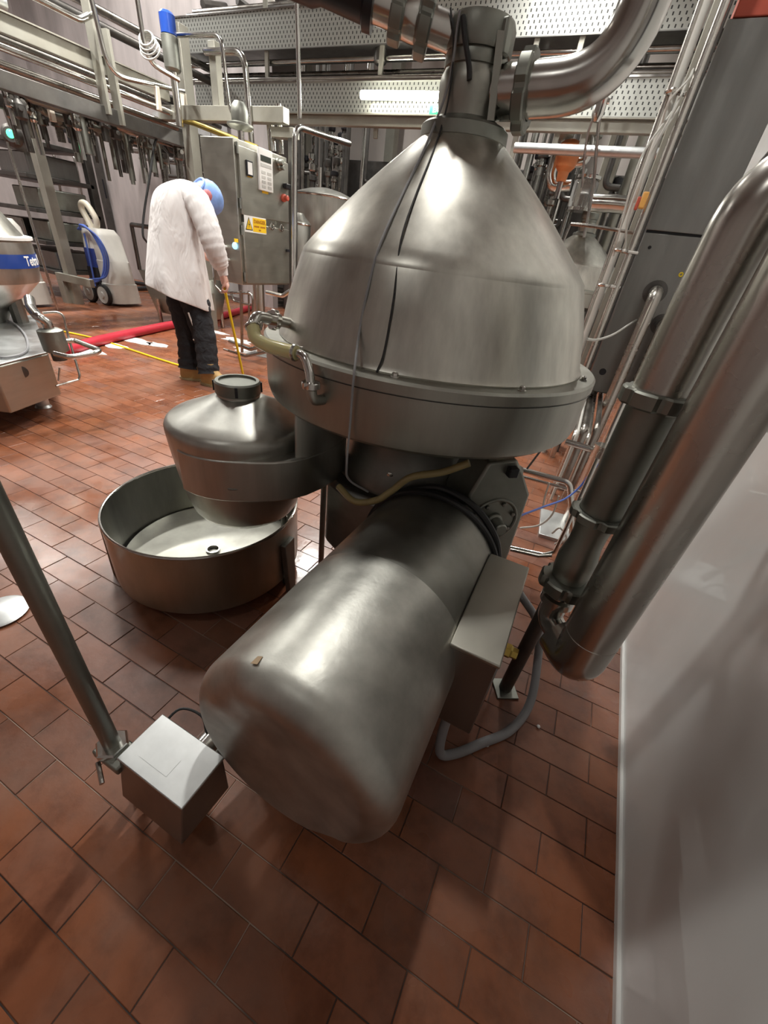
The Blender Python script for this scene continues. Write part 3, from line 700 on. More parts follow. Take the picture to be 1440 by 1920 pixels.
MB().lathe([(0.035, 0), (0.05, 0.004), (0.05, 0.07), (0.035, 0.08)], (x0+0.09, y0+0.055, 0.03), (0, 0, 1), 8).build('valve_body', 'frame_steel', t)
MB().lathe([(0.045, 0), (0.045, 0.010)], (x0+0.09, y0+0.055, 0.0), seg=20).build('base_flange', 'grey_casting', t)
MB().cyl((x0+0.11, y1-0.005, 0.19), (x0+0.11, y1+0.035, 0.19), 0.035, 24).build('side_cover', 'polished', t)
MB().cyl((x1-0.05, y1-0.01, 0.19), (x1-0.02, y1+0.16, 0.21), 0.014, 14).build('shaft', 'frame_steel', t)
MB().tube(smooth_path([(x0+0.01, y1-0.02, 0.235), (x0+0.02, y1+0.03, 0.25), (x0+0.07, y1+0.045, 0.245), (x0+0.10, y1+0.03, 0.225)], 6), 0.003, 8).build('lead', 'black_rubber', t)
t = thing('support_pole', (-0.634, 0.184, 0.22), 'slim grey steel pole clamped to the actuator box', 'pole')
MB().cyl((-0.634, 0.184, 0.235), (-0.634, 0.184, 1.6), 0.0165, 24).build('pole', 'grey_casting', t)
MB().lathe([(0.034, 0), (0.034, 0.012), (0.030, 0.016)], (-0.634, 0.184, 0.228), seg=6).build('hex_nut', 'polished', t)
MB().box2((-0.665, 0.155, 0.205), (-0.585, 0.21, 0.228)).build('clamp_block', 'grey_casting', t, bevel=0.004)
MB().cyl((-0.64, 0.15, 0.215), (-0.60, 0.13, 0.205), 0.005, 8).build('clamp_bolt', 'polished', t)
MB().lathe([(0.02, 0), (0.02, 0.03), (0.012, 0.05), (0.012, 0.215)], (-0.62, 0.19, 0), seg=12).build('lower_stub', 'frame_steel', t)
single('floor_drain_cover', MB().lathe([(0.05, 0.002), (0.072, 0.003), (0.078, 0.012), (0.07, 0.016), (0.0, 0.02)], (-1.50, 0.325, 0), seg=40), 'box_top_steel', 'round shiny steel disc on the floor at the frame edge', 'drain cover')

# ================================================================== BIG PIPES ON THE RIGHT
P1 = V((0.152, 0.940, 0)); P2 = V((0.236, 0.828, 0)); r1, r2 = 0.0475, 0.060
t = thing('riser_pipe', (P1.x, P1.y, 0.38), 'tall steel riser pipe with slotted union nuts beside the motor', 'pipe')
top = [P1+V((0, 0, 1.02)), P1+V((0.0, 0.0, 1.2)), P1+V((0.004, 0, 1.365)), P1+V((0.30, 0.10, 1.405))]
MB().tube(rounded(top, 0.09, 12), r1+0.002, 32).build('upper_tube', 'pipe_steel', t)
MB().tube([P1+V((0, 0, 0.755)), P1+V((0, 0, 1.025))], r1-0.001, 32).build('sleeve', 'grey_casting', t)
MB().nut(P1+V((0, 0, 1.008)), (0, 0, 1), r1, r1+0.019, 0.032, 6).build('union_nut', 'grey_casting', t)
MB().nut(P1+V((0, 0, 0.738)), (0, 0, 1), r1, r1+0.016, 0.022, 6).build('union_nut', 'grey_casting', t)
MB().lathe([(0.040, 0.555), (0.046, 0.58), (0.047, 0.62), (0.039, 0.665), (0.039, 0.70), (0.044, 0.745)], P1, seg=32).build('reducer', 'casing_steel', t)
MB().nut(P1+V((0.0, -0.004, 0.520)), (0, 0, 1), 0.03, 0.066, 0.036, 6).build('union_nut', 'grey_casting', t)
MB().lathe([(0.034, 0.46), (0.044, 0.468), (0.044, 0.49), (0.036, 0.495), (0.036, 0.525)], P1, seg=28).build('liner', 'polished', t)
MB().tube(rounded([P1+V((0, 0, 0.465)), P1+V((0.0, -0.002, 0.405)), P1+V((0.05, -0.066, 0.398))], 0.04, 10), 0.033, 24).build('lower_elbow', 'polished', t)
t = thing('return_pipe', (P2.x, P2.y, 0.34), 'widest steel pipe rising beside the pale wall', 'pipe')
MB().tube(rounded([P2+V((-0.045, 0.06, 0.405)), P2+V((0.0, 0, 0.40)), P2+V((0, 0, 2.4))], 0.075, 12), r2, 36).build('tube', 'pipe_steel', t)
MB().torus(P2+V((0, 0, 0.50)), (0, 0, 1), r2-0.0006, 0.0015, 40, 6).build('weld_seam', 'pipe_steel', t)
t = thing('wall_flange', (0.30, 1.06, 1.2), 'grey round flange plate behind the riser pipe bend', 'flange')
MB().lathe([(0.0, 0), (0.095, 0), (0.095, 0.012), (0.0, 0.012)], (0.245, 1.10, 1.385), (0.35, 1, 0), 40).build('disc', 'sheet_dark', t, bevel=0.002)
MB().cyl((0.245, 1.11, 1.385), (0.36, 1.45, 1.385), 0.03, 16).build('stub', 'dark_pipe', t)
single('pipe_standoff', MB().tube(rounded([(0.25, 0.95, 1.00), (0.25, 1.0, 1.02), (0.30, 1.10, 0.99), (wallx(1.12)-0.002, 1.12, 0.99)], 0.02), 0.016, 14), 'polished', 'short bent steel tube between the two big pipes', 'pipe')
single('shade_band', MB().tube([(0.285, 1.10, 0.55), (0.285, 1.10, 2.4)], 0.035, 16), 'black_paint', 'black upright tube for the shadow band behind the two big pipes', 'duct')  # solid black tube stands in for the shadow between the pipes
t = thing('pipe_stand', (0.135, 0.975, 0), 'dark floor stand post under the riser pipe', 'stand')
MB().tube([(0.135, 0.975, 0.006), (0.142, 0.962, 0.50)], 0.021, 16).build('post', 'dark_pipe', t)
MB().box((0.135, 0.972, 0.005), (0.075, 0.075, 0.01), 0.5).build('base_plate', 'grey_casting', t, bevel=0.002)

# ================================================================== RIGHT: STEEL CABINET, CONDUITS
CY = 3.5
t = thing('wall_cabinet', (0.26, CY+0.2, 0.5), 'tall dark steel switch cabinet behind the riser pipe', 'cabinet')
cl, cr_ = 0.075, 0.455
MB().box2((cl+0.006, CY+0.02, 0.5), (cr_-0.006, CY+0.4, 2.41)).build('body', 'black_paint', t)
up = MB().box2((cl, CY, 1.515), (cr_, CY+0.022, 2.405)).build('door', 'sheet_dark', t, bevel=0.004)
lo = MB().box2((cl, CY, 0.505), (cr_, CY+0.022, 1.502)).build('door', 'sheet_dark', t, bevel=0.004)
for q in ((1218, 464), (1130, 697)):
    p = at(*q, Y=CY-0.001); MB().cyl(p, p+V((0, -0.003, 0)), 0.010 if q[0] == 1218 else 0.024, 14).build('dark_hole', 'black_paint', lo)
p = at(1277, 515, Y=CY-0.002); MB().torus(p, (0, 1, 0), 0.010, 0.004, 16, 6).build('yellow_ring', 'yellow', lo)
MB().box2((-0.02, CY+0.02, 0.0), (0.045, CY+0.09, 2.9)).build('side_channel', 'beam_grey', t, bevel=0.004)
single('red_enclosure', MB().box2((0.095, CY+0.02, 2.415), (0.46, CY+0.38, 2.75)), 'red_paint', 'red painted box on top of the dark steel cabinet', 'box', bevel=0.006)
def cab_pipe(px, py, r, z1, label):
    p = at(px, py, Y=CY); t = thing('conduit_pipe', (p.x, p.y-0.1, z1), label, 'pipe')
    MB().lathe([(r+0.03, 0), (r+0.03, 0.008), (r+0.008, 0.012), (r+0.008, 0.02)], p, (0, -1, 0), 24).build('rosette', 'dark_pipe', t)
    MB().tube(rounded([p, p+V((0, -0.13, 0)), V((p.x, p.y-0.13, z1))], r*2.6, 10), r, 18).build('tube', 'pipe_steel', t)
cab_pipe(1228, 548, 0.040, 0.0, 'thicker steel pipe leaving the dark cabinet door and dropping')
cab_pipe(1240, 608, 0.034, 0.0, 'thinner steel pipe below it leaving the cabinet door')
single('white_lead', MB().tube(smooth_path([at(1193, 600, Y=CY-0.01), at(1180, 608, Y=3.3), at(1150, 627, Y=2.9), at(1120, 637, Y=2.4), at(1100, 636, Y=2.0)], 8), 0.006, 8), 'wire_white', 'thin white lead arcing from the cabinet to the separator', 'cable')
single('small_elbow_tube', MB().tube(rounded([at(1283, 522, Y=CY), at(1290, 525, Y=CY-0.05), at(1293, 540, Y=CY-0.05), at(1270, 595, Y=CY-0.05), at(1255, 640, Y=CY-0.05)], 0.03), 0.011, 10), 'wire_white', 'thin pale tube curling from the cabinet door below the yellow ring', 'tube')
# vertical conduits left of the cabinet
names = [((1306, 60), 3.30, 0.019, 'wire_white', 'pale plastic riser conduit nearest the outlet pipe'),
         ((1262, 150), 3.32, 0.016, 'pipe_steel', 'slim steel conduit with clamp between the pale conduit and cabinet'),
         ((1272, 150), 3.36, 0.016, 'clutter_pipe', 'slim brownish conduit running beside the clamped conduit'),
         ((1196, 432), 3.25, 0.022, 'pipe_steel', 'steel riser with a union below the amber switch'),
         ((1190, 470), 3.42, 0.010, 'wire_white', 'thin pale wire conduit behind the steel riser'),
         ((1216, 400), 3.40, 0.013, 'dark_pipe', 'thin dark conduit hugging the cabinet side channel')]
for (q, Y, r, mt_, lb) in names:
    p = at(*q, Y=Y); single('conduit', MB().tube([V((p.x, Y, 0.0)), V((p.x, Y, 3.6))], r, 12), mt_, lb, 'conduit')
for q, Y, lb in (((1262, 172), 3.27, 'small steel clamp on the slim conduit near the trays'), ((1165, 470), 3.2, 'steel clamp halfway up the conduit bundle'), ((1133, 535), 3.2, 'round union on the riser beside the cabinet edge')):
    p = at(*q, Y=Y); t = thing('pipe_clamp', p, lb, 'clamp')
    MB().torus(p, (0, 0, 1), 0.030, 0.010, 18, 8).build('ring', 'polished', t); MB().cyl(p, p+V((0.09, 0.05, 0)), 0.010, 8).build('stem', 'polished', t)
t = thing('amber_switch', at(1203, 378, Y=3.2), 'amber and red switch box on the conduit bundle', 'switch')
p = at(1207, 376, Y=3.18); MB().box(p, (0.032, 0.04, 0.075)).build('amber_body', 'amber_plastic', t, bevel=0.006); MB().box(p+V((-0.026, 0, -0.015)), (0.018, 0.035, 0.06)).build('red_side', 'red_paint', t, bevel=0.005)
for i, (a, b, c, d) in enumerate([((1260, 210), (1200, 300), (1165, 420), (1150, 480)), ((1275, 200), (1225, 280), (1180, 400), (1172, 470)), ((1290, 150), (1262, 210), (1215, 300), (1190, 380)), ((1300, 130), (1290, 150), (1255, 190), (1240, 240))]):
    single('loose_wire', MB().tube(smooth_path([at(*a, Y=3.25), at(*b, Y=3.2), at(*c, Y=3.2), at(*d, Y=3.25)], 8), 0.006, 6), 'wire_white', ['pale loose wire drooping lowest across the conduit bundle', 'pale loose wire just right of the lowest drooping one', 'pale wire curving past the amber switch', 'short pale wire hooked near the cabinet top'][i], 'cable')
# low pipework between separator and cabinet (seen under the trough)
def upipe(name, pts, r, lb, mat='polished'):
    return pipe(name, pts, r, lb, 'pipe', mat, bend=r*3)
upipe('bracket_pipe', [at(1060, 828, Y=2.35), at(1128, 848, Y=2.35), at(1148, 800, Y=2.35), at(1175, 740, Y=2.35)], 0.018, 'steel pipe elbow just under the trough edge')
upipe('bracket_pipe', [at(975, 880, Y=1.95), at(1068, 905, Y=1.95), at(1072, 960, Y=1.95), at(1071, 1000, Y=1.97)], 0.014, 'upper bent steel pipe crossing the gap beside the gear housing')
upipe('bracket_pipe', [at(978, 893, Y=2.0), at(1040, 910, Y=2.0), at(1075, 920, Y=2.0), at(1100, 924, Y=2.0)], 0.008, 'thin steel pipe ending in a tap below the upper bent pipe')
upipe('bracket_pipe', [at(955, 1026, Y=1.62), at(1020, 1040, Y=1.62), at(1040, 1035, Y=1.62), at(1062, 990, Y=1.62), at(1120, 860, Y=1.65)], 0.009, 'lower bent steel pipe above the tiles near the terminal box')
upipe('bracket_pipe', [at(957, 1031, Y=1.60), at(1010, 1043, Y=1.60), at(1035, 1042, Y=1.60)], 0.007, 'short steel tube parallel to the lower bent pipe', 'clutter_pipe')
for i, (qx, qy, Y, r, mt_, lb) in enumerate([(1086, 800, 2.6, 0.020, 'pipe_steel', 'vertical steel tube nearest the trough edge'), (1098, 800, 2.7, 0.028, 'clutter_pipe', 'wider vertical tube in the bundle under the cabinet'), (1112, 800, 2.55, 0.012, 'pipe_steel', 'slim bright vertical tube in the bundle under the cabinet'),
        (1121, 800, 2.75, 0.018, 'clutter_pipe', 'brownish vertical tube in the bundle under the cabinet'), (1076, 830, 2.5, 0.008, 'wire_white', 'thin pale vertical tube beside the trough')]):
    p = at(qx, qy, Y=Y); single('vertical_tube', MB().tube(rounded([V((p.x, Y, 0.0)), V((p.x, Y, 0.42+0.01*i)), V((p.x, 3.62+0.04*i, 0.42+0.01*i)), V((p.x, 3.62+0.04*i, 0.50))], 0.05), r, 12), mt_, lb, 'tube')
t = thing('floor_pedestal', (0.19, 2.2, 0), 'steel floor pedestal on a pale base plate behind the gear housing', 'pedestal')
p = at(1047, 992, Z=0.0); MB().box(p+V((0, 0, 0.012)), (0.22, 0.30, 0.024), 0.1).build('base_plate', 'box_top_steel', t, bevel=0.003)
MB().cyl(p+V((0.05, 0.1, 0.02)), p+V((0.05, 0.1, 0.5)), 0.045, 18).build('post', 'pipe_steel', t)
single('blue_air_line', MB().tube(smooth_path([at(975, 967, D=1.35), at(1020, 950, D=1.6), at(1060, 935, D=1.75), at(1088, 912, D=1.8), at(1108, 885, D=1.8), at(1132, 862, D=1.8)], 8), 0.0042, 8), 'blue_hose', 'thin blue air line drooping between gear housing and riser', 'cable')
for i, (pts, lb) in enumerate([([(975, 990), (1010, 985), (1035, 965), (1048, 930)], 'pale wire looping low above the tiles'), ([(1030, 905), (1022, 930), (1018, 950)], 'short pale wire hanging over the tiles'), ([(1035, 1000), (1050, 990), (1062, 1010), (1040, 1020)], 'pale wire tangle on the pedestal plate')]):
    single('thin_wire', MB().tube(smooth_path([at(*q, D=1.95) for q in pts], 6), 0.005, 6), 'wire_white', lb, 'cable')
single('thin_rod', MB().tube([at(985, 883, Y=1.95), at(1016, 842, Y=1.95)], 0.005, 8), 'dark_pipe', 'thin dark rod slanting under the trough edge', 'rod')

# ================================================================== OVERHEAD TRAYS
TY = 5.5
def tray(z0, z1, x0, x1, label, y=TY):
    t = thing('cable_tray', ((x0+x1)/2, y, z0), label, 'cable tray')
    MB().box2((x0, y, z0), (x1, y+0.012, z1)).build('perforated_side', 'perforated_sheet', t)
    MB().box2((x0, y, z0-0.008), (x1, y+0.42, z0)).build('bottom_sheet', 'sheet_dark', t)
    MB().box2((x0, y+0.41, z0), (x1, y+0.42, z1)).build('back_side', 'perforated_sheet', t)
    MB().box2((x0, y-0.012, z1-0.008), (x1, y+0.012, z1+0.006)).build('top_lip', 'polished', t)
    return t
tray(2.51, 2.775, -5.8, 0.25, 'lower slotted steel cable tray behind the lit tube lamp')
tray(3.05, 3.36, -6.2, 0.25, 'upper slotted steel cable tray above the tube lamp')
t = thing('ceiling_beam', (-2, TY, 2.39), 'pale steel channel beam under the lower cable tray', 'beam')
MB().box2((-4.35, TY-0.05, 2.385), (0.3, TY+0.02, 2.475)).build('web', 'beam_grey', t, bevel=0.006)
MB().box2((-4.35, TY-0.09, 2.475), (0.3, TY+0.05, 2.485)).build('flange', 'beam_grey', t)
t = thing('tube_lamp', (-2.8, TY-0.1, 2.62), 'bright fluorescent tube lamp fixed to the lower cable tray', 'lamp')
a = at(676, 178, Y=TY-0.14); b = at(835, 181, Y=TY-0.14)
MB().lathe([(0.012, 0), (0.036, 0.012), (0.038, 0.03), (0.038, (b-a).length-0.03), (0.036, (b-a).length-0.012), (0.012, (b-a).length)], a, b-a, 20).build('diffuser', 'tube_bright', t)
MB().box((a+b)/2+V((0, 0.06, 0.01)), ((b-a).length*0.96, 0.05, 0.05)).build('housing', 'white_plastic', t, bevel=0.006)
ld = bpy.data.lights.new('tube_light', 'AREA'); ld.shape = 'RECTANGLE'; ld.size = (b-a).length; ld.size_y = 0.06; ld.energy = 22; ld.color = LAMP_COL
lob = bpy.data.objects.new('tube_light', ld); COL.objects.link(lob); lob.parent = t; lob.location = (a+b)/2+V((0, -0.06, -0.05))-V(t.location); lob.rotation_euler = (R(-50), 0, 0)
t = thing('exit_sign', at(818, 207, Y=TY-0.06), 'green exit sign half hidden behind the separator neck', 'sign')
p = at(822, 207, Y=TY-0.06); MB().box(p, (0.20, 0.02, 0.075)).build('panel', 'sign_green', t); text('EXIT', 0.06, p+V((-0.0, -0.012, 0)), (1, 0, 0), (0, 0, 1), 'letter_white', t, 'exit_lettering', 0.002)
# hangers
for i, (x, y) in enumerate([(500, 110), (715, 110), (1002, 100), (1085, 100), (1140, 100)]):
    p = at(x, y, Y=TY+0.03)
    single('hanger_post', MB().box2((p.x-0.025, TY+0.02, 2.30 if i != 2 else 1.2), (p.x+0.025, TY+0.05, CEIL)), 'beam_grey', ['slotted hanger post above the control cabinet end of the trays', 'hanger post above the tube lamp', 'long strut post just right of the separator neck', 'hanger post behind the wide outlet pipe', 'hanger post at the far bend of the outlet pipe'][i], 'post', bevel=0.003)
# dark pipes between the trays
for i, (z, r, dy, mt_, lb) in enumerate([(2.83, 0.035, 0.15, 'dark_pipe', 'dark pipe lying on the lower tray'), (2.90, 0.03, 0.25, 'clutter_pipe', 'dull steel pipe above the dark pipe'), (2.965, 0.028, 0.1, 'polished', 'bright thin pipe highest between the two trays'), (2.80, 0.02, 0.02, 'polished', 'bright thin pipe along the lower tray edge'),
        (3.42, 0.04, 0.2, 'dark_pipe', 'dark pipe lying on the upper tray'), (3.50, 0.03, 0.3, 'clutter_pipe', 'thin pipe above the upper tray')]):
    single('tray_pipe', MB().tube([V((-6.0, TY+dy, z)), V((0.3, TY+dy, z))], r, 12), mt_, lb, 'pipe')
# warm wall panels and columns seen above / between the trays
for i, x in enumerate((-7.3, -5.1, -3.4, -1.6, -0.1)):
    single('wall_column', MB().box2((x-0.1, 9.9, 0), (x+0.1, 10.1, CEIL-0.0)), 'beam_grey', 'grey column in front of the warm far wall', 'column', 'columns along the far wall')
for i, (a, b, lb) in enumerate([((445, 0), (560, 90), 'dark slanting brace above the upper tray, nearest the worker'), ((520, -5), (580, 20), 'slim dark brace above the tray near the hanging tube'), ((380, 8), (470, 20), 'dark slanting brace above the platform corner')]):
    single('roof_brace', MB().tube([at(*a, Y=6.6), at(*b, Y=7.6)], 0.05, 8), 'dark_pipe', lb, 'brace')
single('round_lamp', MB().ball(at(515, 5, Y=6.9), 0.10, 18, 10, (1, 1, 0.7)), 'white_plastic', 'white round bulkhead lamp above the upper tray', 'lamp')
single('dark_valve', MB().lathe([(0.05, 0), (0.07, 0.02), (0.07, 0.10), (0.05, 0.14), (0.02, 0.15), (0.02, 0.22)], at(712, 122, Y=TY+0.1), (0, 0, 1), 18), 'dark_pipe', 'dark valve head on the pipes above the tube lamp', 'valve')
for i, (q, r) in enumerate([((998, 112), 0.05), ((1013, 112), 0.05)]):
    p = at(*q, Y=5.9); single('steel_canister', MB().lathe([(r, 0), (r, 0.2), (r*0.7, 0.23)], p-V((0, 0, 0.1)), seg=18), 'polished', ['steel canister between the trays, nearer the neck', 'steel canister between the trays, farther from the neck'][i], 'canister')

# ================================================================== CONTROL CABINET (behind the worker)
FX = -3.4
t = thing('control_cabinet', (FX-0.25, 4.0, 0), 'stainless control cabinet on a post behind the worker', 'cabinet')
ya, yb, zb, zt = 3.62, 4.37, 0.745, 1.895
MB().box2((FX-0.42, ya, zb), (FX-0.02, yb, zt)).build('body', 'cabinet_steel', t, bevel=0.006)
ud = MB().box2((FX-0.02, ya+0.035, 1.345), (FX+0.008, yb-0.01, zt-0.045)).build('door', 'cabinet_steel', t, bevel=0.005)
ldr = MB().box2((FX-0.02, ya+0.035, zb+0.015), (FX+0.008, yb-0.01, 1.285)).build('door', 'cabinet_steel', t, bevel=0.005)
def fp(px, py, o=0.008): return at(px, py, X=FX+o)
def plate(c, wy, hz, th, name, mat, parent, bevel=0.0):
    return MB().box2((c.x, c.y-wy/2, c.z-hz/2), (c.x+th, c.y+wy/2, c.z+hz/2)).build(name, mat, parent, bevel=bevel)
kp = plate(fp(496, 320), 0.20, 0.32, 0.02, 'keypad', 'sign_white', ud, 0.004)
kc = fp(496, 320); xk = FX+0.0282
plate(V((xk, kc.y, kc.z+0.085)), 0.15, 0.045, 0.002, 'display', 'screen_dark', ud)
plate(V((xk, kc.y, kc.z+0.035)), 0.15, 0.025, 0.002, 'legend_strip', 'key_grey', ud)
for r_ in range(4):
    for c_ in range(2):
        plate(V((xk, kc.y-0.04+0.085*c_, kc.z-0.02-0.036*r_)), 0.055, 0.022, 0.002, 'key', 'key_grey', ud)
m_ = plate(fp(467, 316), 0.085, 0.115, 0.012, 'meter', 'black_paint', ud, 0.003); mc = fp(467, 316); plate(V((FX+0.0205, mc.y, mc.z)), 0.06, 0.09, 0.002, 'meter_face', 'sign_white', ud)
plate(fp(468, 329), 0.06, 0.03, 0.002, 'yellow_tag', 'sign_yellow', ud)
plate(fp(497, 359), 0.09, 0.035, 0.002, 'yellow_tag', 'sign_yellow', ud); plate(fp(495, 351), 0.05, 0.03, 0.002, 'white_tag', 'sign_white', ud)
for q, r in (((521, 304), 0.035), ((523, 314), 0.028), ((531, 371), 0.035)):
    MB().lathe([(r, 0), (r, 0.02), (r*0.7, 0.03), (r*0.7, 0.06), (r*0.5, 0.065)], fp(*q), (1, 0, 0), 14).build('rotary_switch', 'grey_casting' if q[1] < 350 else 'red_paint', ud)
MB().box2((FX+0.01, fp(533, 347).y-0.02, fp(533, 347).z-0.03), (FX+0.05, fp(533, 347).y+0.06, fp(533, 347).z+0.015)).build('latch_handle', 'black_paint', ud, bevel=0.006)
ds = fp(479, 422); plate(ds, 0.315, 0.135, 0.002, 'danger_sign', 'sign_white', ldr)
plate(V((FX+0.0101, ds.y+0.058, ds.z)), 0.195, 0.115, 0.0012, 'sign_yellow_field', 'sign_yellow', ldr)
m = MB(); c = V((FX+0.0103, ds.y-0.095, ds.z)); m.slab([c+V((0, -0.052, -0.05)), c+V((0, 0.052, -0.05)), c+V((0, 0, 0.058))], V((0.001, 0, 0))); m.build('warning_triangle', 'letter_dark', ldr)
m = MB(); m.slab([c+V((0.0008, -0.04, -0.043)), c+V((0.0008, 0.04, -0.043)), c+V((0.0008, 0, 0.043))], V((0.001, 0, 0))); m.build('triangle_field', 'sign_yellow', ldr)
m = MB(); m.slab([c+V((0.002, 0.006, 0.02)), c+V((0.002, -0.012, -0.008)), c+V((0.002, 0.0, -0.006)), c+V((0.002, -0.006, -0.034)), c+V((0.002, 0.013, 0.002)), c+V((0.002, 0.002, 0.0))], V((0.001, 0, 0))); m.build('flash_symbol', 'letter_dark', ldr)
text('DANGER', 0.042, V((FX+0.0125, ds.y+0.058, ds.z+0.028)), (0, 1, 0), (0, 0, 1), 'letter_orange', ldr, 'danger_lettering', 0.001)
for dy_, dz_, wd_ in ((-0.045, -0.012, 0.075), (0.045, -0.012, 0.075), (0.0, -0.040, 0.03)): plate(V((FX+0.0115, ds.y+0.058+dy_, ds.z+dz_)), wd_, 0.014, 0.001, 'blurred_print', 'letter_orange', ldr)
for q in ((509, 424), (527, 427)):
    MB().lathe([(0.032, 0), (0.034, 0.012), (0.026, 0.014), (0.024, 0.008), (0.0, 0.008)], fp(*q), (1, 0, 0), 20).build('round_lock', 'polished', ldr)
MB().box2((FX+0.008, fp(541, 470).y-0.05, fp(541, 470).z-0.012), (FX+0.03, fp(541, 470).y, fp(541, 470).z+0.012)).build('latch', 'black_paint', ldr)
for z in (1.83, 1.43, 1.22, 0.82):
    MB().cyl((FX-0.005, ya+0.028, z-0.04), (FX-0.005, ya+0.028, z+0.04), 0.012, 10).build('hinge', 'grey_casting', t)
p = at(441, 461, Y=ya-0.002); MB().lathe([(0.030, 0), (0.030, 0.01), (0.022, 0.02), (0.0, 0.026)], p, (0, -1, 0), 16).build('blue_pilot_lamp', 'lens_blue', t)
p = at(443, 451, Y=ya-0.002); MB().box(p, (0.05, 0.003, 0.03)).build('yellow_tag', 'sign_yellow', t)
for q in ((425, 463), (430, 487)):
    p = at(*q, Y=ya); MB().tube(rounded([p, p+V((0, -0.10, 0)), p+V((-0.02, -0.12, -0.08))], 0.03), 0.012, 8).build('side_pipe_stub', 'wire_white', t)
MB().cyl((FX-0.08, 3.92, 0.0), (FX-0.08, 3.92, zb), 0.062, 20).build('post', 'pipe_steel', t)
MB().box((FX-0.08, 3.92, 0.006), (0.26, 0.26, 0.012), 0.2).build('base_plate', 'box_top_steel', t, bevel=0.003)
t = thing('dome_valve', (FX-0.2, 4.05, zt), 'domed diaphragm valve head standing on the control cabinet', 'valve')
p = at(452, 258, X=FX-0.2); hb = p.z
MB().lathe([(0.025, 0), (0.025, 0.10), (0.10, 0.115), (0.12, 0.13), (0.12, 0.145), (0.075, 0.16), (0.08, 0.22), (0.07, 0.27), (0.045, 0.30), (0.0, 0.305)], V((FX-0.2, p.y, zt)), seg=24).build('dome', 'grey_casting', t)
MB().cyl((FX-0.2, p.y, zt), (FX-0.2, p.y, zt+0.1), 0.03, 12).build('stem', 'polished', t)
t = thing('slotted_post', (FX, 4.47, 0), 'slotted square post beside the control cabinet', 'post')
pz0 = 0.0; MB().box2((FX-0.05, 4.43, 0), (FX+0.02, 4.50, 2.12)).build('post', 'sheet_dark', t, bevel=0.004)
for k in range(30):
    z = 0.75+k*0.045
    if 1.35 < z < 1.5: continue
    MB().cyl((FX+0.02, 4.465, z), (FX+0.0225, 4.465, z), 0.010, 8).build('slot_plug', 'polished' if k < 14 else 'black_paint', t)
MB().box2((FX-0.25, 4.41, 2.06), (FX+0.03, 4.52, 2.14)).build('bracket', 'beam_grey', t, bevel=0.004)
# pipes round the cabinet
pipe('hook_pipe', [V((-2.95, at(548, 520, X=-2.95).y, 0)), at(553, 236, X=-2.95), at(655, 270, X=-2.95)], 0.026, 'bright pipe hooking over beside the slotted post', mat='polished', bend=0.12)
pipe('drop_pipe', [at(556, -30, X=-3.0), at(562, 222, X=-3.0)], 0.018, 'thin bright pipe dropping from the ceiling past the trays', mat='polished')
p = at(470, 200, Y=4.35)
pipe('rail_pipe', [at(385, 97, Y=4.35), at(458, 97, Y=4.35), at(472, 270, Y=4.35)], 0.030, 'bright pipe bending down behind the control cabinet', mat='polished', bend=0.14)
pipe('rail_pipe', [at(310, 66, Y=4.2), at(414, 66, Y=4.2), at(432, 205, Y=4.2), at(452, 240, Y=4.2), V((at(455, 262, Y=4.2).x, 4.2, 1.89))], 0.019, 'slim bright pipe bending down left of the other bend', mat='polished', bend=0.10)
pipe('drop_pipe', [at(506, 215, Y=4.5), at(512, 285, Y=4.5)], 0.045, 'stubby bright pipe behind the cabinet top', mat='polished')
pipe('drop_pipe', [at(522, 195, Y=4.55), at(528, 290, Y=4.55)], 0.03, 'stubby bright pipe next to the slotted post', mat='polished')
pipe('brass_pipe', [at(340, 224, Y=4.40), at(362, 230, Y=4.38), V((FX-0.25, 4.2, 1.93)), V((FX-0.25, 4.2, 1.89))], 0.026, 'yellowed pipe slanting toward the control cabinet top', mat='brass')
# plumbing below the cabinet
for i, (pts, r, lb) in enumerate([([(402, 480), (403, 535), (415, 548), (470, 550), (474, 560), (474, 600)], 0.012, 'bent thin pipe under the control cabinet nearest the worker'), ([(433, 548), (438, 565), (470, 572)], 0.012, 'short bent pipe below the cabinet'), ([(452, 545), (454, 660)], 0.016, 'thin upright pipe left of the cabinet post'),
        ([(466, 545), (468, 640)], 0.010, 'thinnest upright pipe beside the cabinet post'), ([(500, 548), (530, 555), (545, 545)], 0.02, 'bright pipe behind the cabinet post'), ([(430, 640), (470, 655), (520, 640)], 0.02, 'low pipe crossing in front of the cabinet post foot'), ([(420, 655), (460, 668), (500, 660)], 0.014, 'lowest pipe on the floor before the cabinet post')]):
    pipe('floor_pipe', [at(*q, Y=3.55) for q in pts], r, lb, mat='clutter_pipe' if i != 4 else 'polished')
single('junction_box', MB().box2((-3.15, 4.4, 0.0), (-2.75, 4.75, 0.72)), 'cabinet_steel', 'plain steel box low behind the control cabinet', 'box', bevel=0.006)

